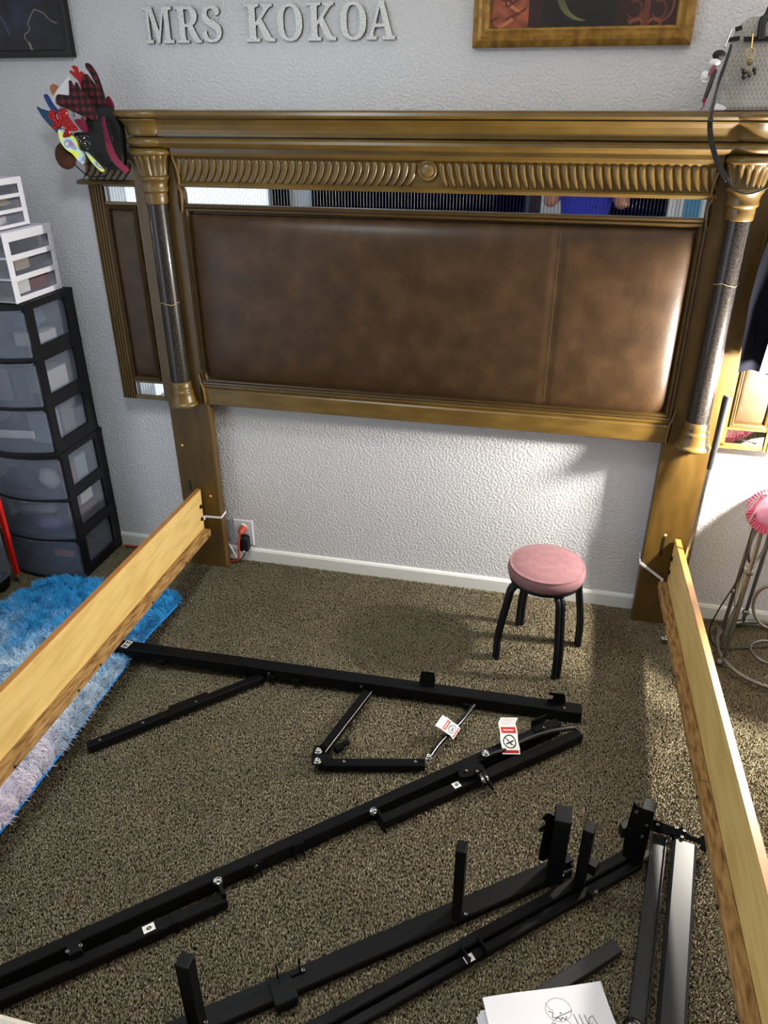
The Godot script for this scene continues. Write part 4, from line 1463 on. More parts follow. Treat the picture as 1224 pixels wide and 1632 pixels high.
	bar(st, e0 + Vector3(0.020, 0.010, 0.003), e1 + Vector3(0.020, 0.010, 0.003), 0.004, 0.018, 0.001)
	part("channel", st, M.grey_steel, e)
	var et := atan2(e0.z - e1.z, e1.x - e0.x)
	eared("end_plate", e, [-0.024, -0.018, 0.020, -0.014, 0.046, -0.016, 0.058, -0.006, 0.052, 0.004, 0.034, 0.002, 0.036, 0.016, 0.052, 0.022, 0.050, 0.036, 0.036, 0.036, 0.026, 0.020, -0.024, 0.022], 0.004, Transform3D(Basis(Vector3.UP, et - PI / 2) * Basis(Vector3.RIGHT, PI / 2), e1 + Vector3(0.0, 0.030, -0.008)))
	for p in [Vector2(-0.008, -0.004), Vector2(0.044, -0.004), Vector2(0.040, 0.028)]:
		bolt(e, e1 + Vector3(p.x, 0.033, p.y - 0.008), Vector3.UP, "rivet")
	st = S(true)
	ball(st, e0 + Vector3(0.0, 0.020, -0.045), Vector3(0.024, 0.016, 0.020), 8)
	part("end_knob", st, M.black_gloss, e)
	var f_ := thing("steel_channel", "wide dark steel channel with rounded edge beside the right pine rail", "bed frame part", Vector3(0.95, 0, 1.4), "dark steel channels")
	var f0 := Vector3(0.903, 0.020, 1.735)
	var f1 := Vector3(1.000, 0.020, 1.122)
	st = S()
	bar(st, f0, f1, 0.066, 0.040, 0.008)
	part("channel", st, M.grey_steel, f_)
	st = S()
	var ft := atan2(f0.z - f1.z, f1.x - f0.x)
	eared("end_plate", f_, [-0.040, -0.010, -0.022, -0.018, -0.016, -0.032, -0.002, -0.032, 0.004, -0.016, 0.034, -0.012, 0.044, -0.026, 0.060, -0.024, 0.062, -0.008, 0.056, 0.004, 0.062, 0.018, 0.052, 0.028, 0.038, 0.020, 0.036, 0.004, -0.036, 0.004], 0.004, Transform3D(Basis(Vector3.UP, ft - PI / 2) * Basis(Vector3.RIGHT, PI / 2), f1 + Vector3(0.0, 0.024, -0.002)))
	for p in [Vector2(-0.006, -0.024), Vector2(0.055, -0.010), Vector2(0.052, 0.016), Vector2(-0.015, 0.000)]:
		bolt(f_, f1 + Vector3(p.x + 0.004, 0.027, p.y), Vector3.UP, "rivet")
	# --- flat bar half under the paper
	var g := thing("steel_bar", "short flat dark steel bar whose end pokes out from under the sketch paper", "bed frame part", Vector3(0.72, 0, 1.55))
	st = S()
	bar(st, Vector3(0.803, 0.012, 1.476), Vector3(0.560, 0.012, 1.700), 0.036, 0.022, 0.002)
	part("bar", st, M.grey_steel, g)

func upright_rail(label: String, a: Vector3, b: Vector3, w: float, h: float, kind: int) -> void:
	var bs: Material = M.black_steel
	var t := thing("bed_frame_cross_rail", label, "bed frame part", (a + b) / 2 * Vector3(1, 0, 1), "black metal cross rails")
	var d := (b - a).normalized()
	var side := d.cross(Vector3.UP)
	if side.z < 0: side = -side
	var turn := atan2(-d.z, d.x)
	var y := a.y + h / 2
	var st := S()
	if kind == 0:
		bar(st, a, b, w, h, 0.003)
	else:
		# an angle section: flat top strip behind, a rib and a lower strip in front
		bar(st, a - side * 0.014 + Vector3(0, 0.004, 0), b - side * 0.012 + Vector3(0, 0.004, 0), 0.028, h + 0.008, 0.003)
		bar(st, a + side * 0.015 - Vector3(0, 0.004, 0), b + side * 0.015 - Vector3(0, 0.004, 0), 0.026, h - 0.008, 0.003)
	part("tube", st, bs, t)
	var P := func(x: float, z: float) -> Vector3: # nearest point of the top, by its place in the room
		return Vector3(x, y, z)
	if kind == 0:
		# slim upright, big upright with plate, upright at the near end
		for u in [[0.392, 1.488, 0.264, 0.038, 0.026], [0.636, 1.314, 0.246, 0.058, 0.044], [-0.160, 1.893, 0.238, 0.034, 0.032]]:
			st = S()
			var hh: float = u[2]
			cbox(st, Vector3(u[3], hh, u[4]), Transform3D(Basis(Vector3.UP, turn + 0.9), Vector3(u[0], y + hh / 2, u[1])), 0.002)
			var up := part("upright", st, bs, t)
			bolt(up, Vector3(u[0], y + 0.004, u[1]) + d * 0.018 + side * 0.012, Vector3.UP, "rivet")
		st = S()
		bar(st, Vector3(0.035, 0.018, 1.765), Vector3(-0.01, 0.018, 1.80), 0.066, 0.036, 0.003)
		part("cross_block", st, bs, t)
		for p in [Vector3(-0.010, y, 1.758), Vector3(0.036, y, 1.728)]:
			st = S()
			cbox(st, Vector3(0.003, 0.060, 0.010), Transform3D(Basis(Vector3.UP, turn), p + Vector3(0, 0.028, 0)), 0.0005)
			part("prong", st, bs, t)
		plate("prong_base", t, Vector3(0.013, y + 0.003, 1.743), Vector3(0.055, 0.006, 0.016), turn)
		bolt(t, Vector3(0.044, y + 0.006, 1.726), Vector3.UP, "rivet")
		# notched plate on the big upright
		eared("notched_plate", t, [-0.018, -0.06, 0.024, -0.06, 0.024, 0.072, 0.012, 0.094, -0.002, 0.112, -0.014, 0.118, -0.026, 0.110, -0.024, 0.100, -0.014, 0.090, -0.014, 0.076, -0.028, 0.074, -0.034, 0.064, -0.026, 0.056, -0.016, 0.054], 0.004, Transform3D(Basis(Vector3.UP, 0.75), Vector3(0.602, 0.172, 1.330)))
		plate("latch", t, Vector3(0.662, 0.110, 1.330), Vector3(0.026, 0.030, 0.026), turn)
		bolt(t, Vector3(0.676, 0.114, 1.336), Vector3.RIGHT, "rivet")
	else:
		for u in [[0.705, 1.332, 0.230, 0.038, 0.028], [0.862, 1.214, 0.218, 0.040, 0.034]]:
			st = S()
			var hh: float = u[2]
			cbox(st, Vector3(u[3], hh, u[4]), Transform3D(Basis(Vector3.UP, turn + 0.6), Vector3(u[0], y + hh / 2, u[1])), 0.002)
			part("upright", st, bs, t)
		plate("latch", t, Vector3(0.730, 0.120, 1.338), Vector3(0.026, 0.036, 0.022), turn + 0.4)
		plate("latch", t, Vector3(0.735, 0.056, 1.365), Vector3(0.034, 0.026, 0.020), turn + 0.4)
		bolt(t, Vector3(0.744, 0.068, 1.372), Vector3.UP, "rivet")
		eared("notched_plate", t, [-0.034, -0.09, 0.020, -0.09, 0.030, 0.030, 0.030, 0.052, 0.012, 0.054, 0.012, 0.076, -0.022, 0.104, -0.034, 0.104], 0.004, Transform3D(Basis(Vector3.UP, 0.35), Vector3(0.846, 0.168, 1.236)))
		for p in [Vector3(0.826, 0.252, 1.247), Vector3(0.862, 0.196, 1.235), Vector3(0.856, 0.152, 1.237)]:
			bolt(t, p, Vector3(sin(0.35), 0, cos(0.35)), "rivet")
		plate("hook_block", t, Vector3(0.806, 0.176, 1.246), Vector3(0.022, 0.036, 0.024), 0.3)
		plate("end_plate", t, Vector3(0.884, 0.022, 1.188), Vector3(0.050, 0.003, 0.018), turn, 0.0, M.dull_zinc)
		# bridge clips with a sticker between them
		for f in [0.485, 0.53]:
			plate("clip", t, a.lerp(b, f) + Vector3(0, 0.020, 0) + side * 0.016, Vector3(0.004, 0.034, 0.044), turn)
		var sc := a.lerp(b, 0.487) + side * 0.040 + Vector3(0, 0.018, 0)
		box_label(t, a.lerp(b, 0.492) + side * 0.022 + Vector3(0, 0.0135, 0), Vector2(0.026, 0.020), turn, 0)

# ---------------------------------------------------------------- stool
func stool() -> void:
	var t := thing("stool", "low round stool with dusty pink velvet cushion and four black tube legs", "stool", Vector3(0.535, 0, 0.295))
	var c := Vector3(0.535, 0, 0.295)
	var st := S(true)
	lathe(st, [Vector2(0, 0.352), Vector2(0.120, 0.352), Vector2(0.134, 0.355), Vector2(0.140, 0.362), Vector2(0.1425, 0.376), Vector2(0.1415, 0.390), Vector2(0.138, 0.397), Vector2(0.1375, 0.400), Vector2(0.1385, 0.4025), Vector2(0.1365, 0.406), Vector2(0.134, 0.404), Vector2(0.125, 0.408), Vector2(0.095, 0.413), Vector2(0.05, 0.415), Vector2(0, 0.415)], Transform3D(Basis(), c), 56)
	part("cushion", st, M.velvet, t, "dusty pink velvet cushion")
	st = S(true)
	lathe(st, [Vector2(0, 0.338), Vector2(0.128, 0.338), Vector2(0.134, 0.341), Vector2(0.134, 0.353), Vector2(0, 0.353)], Transform3D(Basis(), c), 48)
	part("seat_ring", st, M.black_plastic, t)
	for f in [Vector2(0.381, 0.374), Vector2(0.612, 0.445), Vector2(0.690, 0.222), Vector2(0.455, 0.140)]:
		var d := Vector3(f.x, 0, f.y) - c
		var n := d.normalized()
		var s := n.cross(Vector3.UP)
		st = S(true)
		for k in [-1.0, 1.0]:
			var o: Vector3 = s * 0.0085 * k
			tube(st, curve([c + n * 0.085 + o + Vector3(0, 0.333, 0), c + n * 0.118 + o + Vector3(0, 0.329, 0), c + n * 0.136 + o + Vector3(0, 0.308, 0), c + n * 0.143 + o + Vector3(0, 0.27, 0), c + d * 0.98 + o + Vector3(0, 0.12, 0), c + d + o + Vector3(0, 0.0, 0)], 4), 0.0105, 12)
		part("leg", st, M.black_plastic, t)

# ---------------------------------------------------------------- wire table with the bouquet
func wire_table() -> void:
	var t := thing("side_table", "silver wire side table with rings and balls, by the wall at right", "table", Vector3(1.41, 0, 0.15))
	var c := Vector3(1.410, 0, 0.150)
	var sw: Material = M.silver_wire
	var st := S(true)
	tube(st, ring_pts(c + Vector3(0, 0.026, 0), Vector3(0.19, 0, 0), Vector3(0, 0, 0.21)), 0.0085, 10, false)
	part("base_ring", st, sw, t)
	st = S(true)
	tube(st, ring_pts(c + Vector3(0, 0.680, 0), Vector3(0.17, 0, 0), Vector3(0, 0, 0.17)), 0.0085, 10, false)
	part("top_ring", st, sw, t)
	st = S(true)
	tube(st, ring_pts(c + Vector3(0.01, 0.026, -0.01), Vector3(0.075, 0, 0), Vector3(0, 0, 0.075)), 0.006, 8, false)
	part("inner_ring", st, sw, t)
	st = S(true)
	lathe(st, [Vector2(0, 0.687), Vector2(0.186, 0.687), Vector2(0.190, 0.692), Vector2(0.190, 0.698), Vector2(0.186, 0.702), Vector2(0, 0.702)], Transform3D(Basis(), c), 48)
	part("table_top", st, M.cream_fabric, t)
	var legs := []
	for k in 5:
		var a := deg_to_rad([160.0, 215.0, 250.0, 20.0, 90.0][k])
		legs.append([c + Vector3(cos(a) * 0.188, 0.026, sin(a) * 0.208), c + Vector3(cos(a) * 0.165, 0.678, sin(a) * 0.165)])
	for l in legs:
		st = S(true)
		tube(st, [l[0], l[0].lerp(l[1], 0.5), l[1]], 0.0075, 10)
		part("leg", st, sw, t)
		st = S(true)
		ball(st, l[0] * Vector3(1, 0, 1) + (l[0] - c) * Vector3(0.06, 0, 0.06) + Vector3(0, 0.013, 0), Vector3(0.016, 0.013, 0.016), 8)
		part("foot_ball", st, sw, t)
	for k in [0, 1, 2]:
		st = S(true)
		ball(st, legs[k][0].lerp(legs[k][1], [0.60, 0.30, 0.08][k]), Vector3(0.015, 0.015, 0.015), 10)
		part("ball", st, sw, t)
	# upright rings in the bays
	for g in [[0, 1, 0.42, 0.085], [1, 2, 0.62, 0.085], [4, 0, 0.45, 0.085], [2, 3, 0.5, 0.08]]:
		var p: Vector3 = (legs[g[0]][0].lerp(legs[g[0]][1], g[2]) + legs[g[1]][0].lerp(legs[g[1]][1], g[2])) / 2
		var h: Vector3 = (legs[g[1]][0] - legs[g[0]][0]) * Vector3(1, 0, 1)
		var half := minf(h.length() / 2 - 0.01, 0.062)
		st = S(true)
		tube(st, ring_pts(p, h.normalized() * half, Vector3(0, g[3], 0), 32), 0.006, 8, false)
		part("scroll_ring", st, sw, t)
	# curved spur in the left bay
	st = S(true)
	tube(st, curve([Vector3(1.236, 0.03, 0.15), Vector3(1.243, 0.10, 0.135), Vector3(1.262, 0.20, 0.115), Vector3(1.268, 0.23, 0.11)]), [0.004, 0.006, 0.007, 0.008, 0.009, 0.009, 0.009, 0.009, 0.009, 0.009, 0.008, 0.008, 0.007, 0.007, 0.006, 0.006, 0.005, 0.004, 0.003], 8)
	part("leaf_spur", st, sw, t)
	# flex hanging from the table to the carpet
	var cb := thing("extension_flex", "thin black cord hanging from side table down to the carpet", "cable", Vector3(1.24, 0, 0.25))
	st = S(true)
	tube(st, curve([Vector3(1.300, 0.706, 0.24), Vector3(1.222, 0.700, 0.26), Vector3(1.206, 0.60, 0.255), Vector3(1.212, 0.42, 0.235), Vector3(1.175, 0.25, 0.22), Vector3(1.165, 0.14, 0.20), Vector3(1.20, 0.05, 0.17), Vector3(1.28, 0.005, 0.12), Vector3(1.50, 0.004, 0.05)]), 0.0028, 8)
	part("cord", st, M.black_cable, cb)
	# bouquet in pleated pink paper
	var b := thing("bouquet", "pink pleated paper bouquet with clear wrap and white ribbons on the side table", "bouquet", Vector3(1.25, 0.702, 0.29))
	var o := Vector3(1.233, 0.718, 0.318)
	st = S()
	var face := Basis(Vector3.UP, -0.35) * Basis(Vector3.RIGHT, -0.55)
	var xf := Transform3D(face, o)
	var n := 44
	for k in n:
		var pts := []
		for e in [0, 1, 2]:
			var a: float = TAU * (k + e * 0.5) / n
			var zo: float = 0.010 if e == 1 else 0.0
			pts.append([xf * Vector3(cos(a) * 0.045, sin(a) * 0.045, zo * 0.4 + 0.012), xf * Vector3(cos(a) * 0.078, sin(a) * 0.078, zo)])
		for e in 2:
			quad(st, pts[e][0], pts[e][1], pts[e + 1][1], pts[e + 1][0], face.z)
	part("pleated_ruffle", st, M.pink_paper, b)
	st = S(true)
	var dome := []
	for k in 7:
		var a := PI / 2 * k / 6
		dome.append(Vector2(0.050 * cos(a) if k < 6 else 0.0, 0.020 * sin(a)))
	lathe(st, dome, Transform3D(face * Basis(Vector3.RIGHT, PI / 2), o + face.z * 0.008), 28, 7, [0.003, 0.004, 0.004, 0.004, 0.003, 0.002, 0.0])
	part("pink_filling", st, M.pink_foil, b)
	st = S(true)
	tube(st, [o + face.z * 0.012 + Vector3(0.02, 0.03, 0), o + face.z * 0.07 + Vector3(0.03, 0.07, 0)], 0.024, 18)
	part("cup", st, M.black_plastic, b)
	st = S(true)
	tube(st, ring_pts(o + face.z * 0.070 + Vector3(0.03, 0.07, 0), (face * Vector3.RIGHT) * 0.026, (face * Vector3.UP) * 0.026, 24), 0.004, 8, false)
	part("cup_rim", st, M.white_plastic, b)
	for k in 4:
		st = S(true)
		var s0: Vector3 = o + face.z * 0.055 + Vector3(-0.005, 0.055, 0)
		var e0: Vector3 = [Vector3(1.118, 0.648, 0.30), Vector3(1.157, 0.616, 0.30), Vector3(1.245, 0.66, 0.37), Vector3(1.145, 0.690, 0.31)][k]
		tube(st, curve([s0, s0.lerp(e0, 0.4) + Vector3(0, 0.035, 0), s0.lerp(e0, 0.8) + Vector3(0.0, 0.008, 0.01), e0]), 0.0022, 6)
		part("ribbon", st, M.ribbon_white, b)
	# crumpled clear wrap behind the cup
	st = S()
	var rows := []
	var rng := RandomNumberGenerator.new()
	rng.seed = 3
	for i in 6:
		var row := []
		for j in 7:
			var a := 1.2 + j * 0.42
			row.append(o + Vector3(0.01 + cos(a) * (0.03 + i * 0.011) + rng.randf_range(-0.006, 0.006), 0.02 + sin(a) * 0.03 + i * 0.016, -0.02 + rng.randf_range(-0.012, 0.012)))
		rows.append(row)
	sheet(st, rows, Vector3(0, 0, 0.0012))
	part("clear_wrap", st, M.clear_plastic, b)

func ceiling_lamp() -> void:
	var at := Vector3(-0.55, 2.55, 1.15)
	var t := thing("ceiling_lamp", "round flush ceiling lamp above the bed frame, out of the picture", "lamp", at)
	var st := S(true)
	lathe(st, [Vector2(0, -0.055), Vector2(0.19, -0.055), Vector2(0.20, -0.045), Vector2(0.20, 0.0), Vector2(0, 0.0)], Transform3D(Basis(), at), 40)
	part("body", st, M.white_plastic, t)
	st = S(true)
	lathe(st, [Vector2(0, -0.064), Vector2(0.17, -0.062), Vector2(0.18, -0.0555), Vector2(0, -0.0555)], Transform3D(Basis(), at), 40)
	part("lamp_diffuser", st, M.ceiling_glow, t)
	var l := AreaLight3D.new()
	l.name = "ceiling_light"
	l.area_size = Vector2(0.34, 0.34)
	l.area_normalize_energy = true
	l.light_energy = 1.38
	l.light_color = Color(0.95, 0.985, 1.0)
	l.area_range = 12.0
	l.area_attenuation = 2.0
	l.shadow_enabled = true
	l.position = Vector3(0, -0.068, 0)
	l.rotation = Vector3(deg_to_rad(-90), 0, 0)
	t.add_child(l)

func table_lamp() -> void:
	# on the wire table just outside the frame: it throws the hard light from the right
	var at := Vector3(1.395, 0.702, 0.230)
	var t := thing("table_lamp", "small table lamp with bare round bulb standing on the wire side table", "lamp", at)
	var st := S(true)
	lathe(st, [Vector2(0, 0.0), Vector2(0.055, 0.0), Vector2(0.058, 0.008), Vector2(0.02, 0.016), Vector2(0.010, 0.03), Vector2(0.010, 0.20), Vector2(0.02, 0.21), Vector2(0.02, 0.265), Vector2(0, 0.265)], Transform3D(Basis(), at), 24)
	part("stand", st, M.silver_wire, t)
	st = S(true)
	ball(st, at + Vector3(0, 0.30, 0), Vector3(0.037, 0.040, 0.037), 12)
	part("lamp_bulb", st, M.lamp_bulb, t)
	var l := OmniLight3D.new()
	l.name = "lamp_light"
	l.position = Vector3(0, 0.30, 0)
	l.light_energy = LAMP
	l.light_color = Color(1.0, 0.97, 0.92)
	l.light_size = 0.036
	l.omni_range = 12.0
	l.omni_attenuation = 2.0
	l.shadow_enabled = true
	t.add_child(l)

const LAMP := 4.4

# ---------------------------------------------------------------- pictures and letters
func pictures() -> void:
	var im := Image.create(384, 288, false, Image.FORMAT_RGB8)
	im.fill(Color(0.045, 0.045, 0.05))
	im.fill_rect(Rect2i(0, 0, 82, 288), Color(0.52, 0.27, 0.16))
	im.fill_rect(Rect2i(82, 0, 28, 288), Color(0.16, 0.05, 0.06))
	im.fill_rect(Rect2i(262, 0, 122, 288), Color(0.15, 0.055, 0.055))
	var nz := noise(FastNoiseLite.TYPE_SIMPLEX_SMOOTH, 0.03, 3, 2)
	for y in 288:
		for x in 384:
			var c := im.get_pixel(x, y)
			var v := 1.0 + 0.35 * nz.get_noise_2d(x, y)
			im.set_pixel(x, y, Color(c.r * v, c.g * v, c.b * v))
	# leaf scrolls at the left
	for k in 5:
		var oy := k * 62.0 + 20
		for q in [[20, 18, 1.0], [60, 48, -1.0]]:
			arc(im, Vector2(q[0], oy + q[1] - 10), 15, 11, 0.4, 4.4, 1.6, Color(0.27, 0.10, 0.07))
			stroke(im, Vector2(q[0], oy + q[1]), Vector2(q[0] + 26 * q[2], oy + q[1] - 16), 3.5, Color(0.66, 0.40, 0.22))
			stroke(im, Vector2(q[0], oy + q[1] + 4), Vector2(q[0] + 24 * q[2], oy + q[1] + 14), 3.0, Color(0.36, 0.14, 0.09))
		arc(im, Vector2(38, oy + 30), 5, 8, 0, TAU, 1.5, Color(0.25, 0.09, 0.06))
	# olive crescent in the dark middle
	for k in 60:
		var f := k / 59.0
		var p := Vector2(142, 170).bezier_interpolate(Vector2(134, 240), Vector2(160, 272), Vector2(202, 274), f)
		stroke(im, p, p, 7.0 * sin(PI * clampf(f * 0.62 + 0.38, 0, 1)) + 0.5, Color(0.20, 0.21, 0.11).lerp(Color(0.42, 0.42, 0.26), f))
	# scrolls at the right
	for k in 3:
		var oy := 60.0 + k * 92
		for sx in [-1.0, 1.0]:
			arc(im, Vector2(322 + sx * 27, oy), 25, 34, -2.8, 1.9, 2.2, Color(0.40, 0.22, 0.17))
			arc(im, Vector2(322 + sx * 24, oy + 12), 14, 17, -2.0, 2.6, 2.0, Color(0.33, 0.16, 0.13))
			arc(im, Vector2(322 + sx * 18, oy + 38), 12, 9, -3.0, 0.6, 2.4, Color(0.46, 0.26, 0.18))
	stroke(im, Vector2(322, 10), Vector2(322, 280), 6, Color(0.36, 0.17, 0.12))
	var g := thing("picture", "gold-framed painting of a dark curved form between leaf scrolls, above the headboard", "picture", Vector3(0.4515, 2.06, WALL))
	var st := S()
	mitred(st, Vector3(0.4515, 2.305, WALL), 0.3305, 0.245, [Vector2(0, 0.0), Vector2(0, 0.026), Vector2(0.006, 0.032), Vector2(0.018, 0.040), Vector2(0.028, 0.041), Vector2(0.034, 0.034), Vector2(0.038, 0.030), Vector2(0.046, 0.033), Vector2(0.050, 0.030), Vector2(0.054, 0.016)])
	part("frame", st, M.picture_gold, g)
	st = S()
	var hw := 0.28
	var hh := 0.195
	var cc := Vector3(0.4515, 2.305, WALL + 0.018)
	quad_uv(st, [cc + Vector3(-hw, hh, 0), cc + Vector3(hw, hh, 0), cc + Vector3(hw, -hh, 0), cc + Vector3(-hw, -hh, 0)], [Vector2(0, 0), Vector2(1, 0), Vector2(1, 1), Vector2(0, 1)], Vector3.BACK)
	box(st, cc + Vector3(-hw, -hh, -0.015), cc + Vector3(hw, hh, -0.002), 0)
	part("canvas", st, pic_mat("painting", im, 0.45), g)
	# dark abstract print at the left
	im = Image.create(320, 256, false, Image.FORMAT_RGB8)
	for y in 256:
		for x in 320:
			var v := clampf(0.5 + 0.7 * nz.get_noise_2d(x * 0.35, y * 0.35) - absf(x - 150) / 260.0 * 0.9, 0, 1)
			var c := Color(0.075, 0.085, 0.115).lerp(Color(0.20, 0.22, 0.36), v)
			im.set_pixel(x, y, c)
	strokes(im, [307, 207, 293, 201, 282, 189, 274, 185, 261, 181, 253, 189, 242, 203, 240, 209, 244, 215, 237, 222, 230, 225, 227, 231, 236, 244], 0.9, Color(0.50, 0.49, 0.44))
	strokes(im, [236, 242, 238, 250, 240, 256], 2.6, Color(0.48, 0.50, 0.40))
	strokes(im, [180, 191, 188, 208, 193, 224], 2.0, Color(0.24, 0.26, 0.40))
	strokes(im, [150, 120, 165, 160, 180, 191], 1.2, Color(0.24, 0.25, 0.36))
	var b := thing("picture", "black-framed dark abstract print with a pale vein, at the top left", "picture", Vector3(-1.61, 2.05, WALL))
	st = S()
	mitred(st, Vector3(-1.610, 2.285, WALL), 0.301, 0.235, [Vector2(0, 0.0), Vector2(0, 0.030), Vector2(0.003, 0.033), Vector2(0.020, 0.033), Vector2(0.023, 0.030), Vector2(0.024, 0.014)])
	part("frame", st, M.picture_black, b)
	st = S()
	cc = Vector3(-1.610, 2.285, WALL + 0.020)
	hw = 0.279
	hh = 0.213
	quad_uv(st, [cc + Vector3(-hw, hh, 0), cc + Vector3(hw, hh, 0), cc + Vector3(hw, -hh, 0), cc + Vector3(-hw, -hh, 0)], [Vector2(0, 0), Vector2(1, 0), Vector2(1, 1), Vector2(0, 1)], Vector3.BACK)
	box(st, cc + Vector3(-hw, -hh, -0.015), cc + Vector3(hw, hh, -0.002), 0)
	part("print", st, pic_mat("abstract_print", im, 0.35), b)

func letters() -> void:
	var font := SystemFont.new()
	font.font_names = PackedStringArray(["Droid Serif"])
	font.font_weight = 700
	var spots := [["M", -1.021, -0.914], ["R", -0.903, -0.811], ["S", -0.806, -0.736], ["K", -0.649, -0.545], ["O", -0.536, -0.448], ["K", -0.431, -0.333], ["O", -0.318, -0.230], ["A", -0.229, -0.133]]
	var labels := ["silver glitter letter M at the start of the name on the wall", "silver glitter letter R second in the name on the wall", "silver glitter letter S ending the first word on the wall", "silver glitter letter K right after the gap between the words", "silver glitter letter O between the two Ks on the wall", "silver glitter letter K in the middle of the second word", "silver glitter letter O just before the final A", "silver glitter letter A ending the name on the wall"]
	for i in spots.size():
		var tm := TextMesh.new()
		tm.text = spots[i][0]
		tm.font = font
		tm.font_size = 64
		tm.pixel_size = 0.01
		tm.depth = 0.1
		tm.curve_step = 0.5
		var arr := tm.surface_get_arrays(0) if tm.get_surface_count() else []
		var st := S()
		var lo := Vector3(1e9, 1e9, 1e9)
		var hi := -lo
		var vs: PackedVector3Array = arr[Mesh.ARRAY_VERTEX]
		for v in vs:
			lo = lo.min(v)
			hi = hi.max(v)
		var ids: PackedInt32Array = arr[Mesh.ARRAY_INDEX] if arr[Mesh.ARRAY_INDEX] != null else PackedInt32Array(range(vs.size()))
		var y0 := 2.088
		var y1 := 2.194
		var se := S()
		for q in range(0, ids.size(), 3):
			var c := []
			for e in 3:
				var v: Vector3 = (vs[ids[q + e]] - lo) / (hi - lo)
				c.append(Vector3(lerpf(spots[i][1], spots[i][2], v.x), lerpf(y0, y1, v.y), lerpf(WALL + 0.0005, WALL + 0.012, v.z)))
			var face: bool = minf(c[0].z, minf(c[1].z, c[2].z)) > WALL + 0.011
			for v in c:
				if face: st.add_vertex(v)
				else: se.add_vertex(v)
		var o := thing("letter_" + str(spots[i][0]).to_lower(), labels[i], "letter", Vector3((spots[i][1] + spots[i][2]) / 2, y0, WALL), "silver letters on the wall")
		part("glitter_face", st, M.glitter_silver, o)
		part("letter_edge", se, M.letter_edge, o)

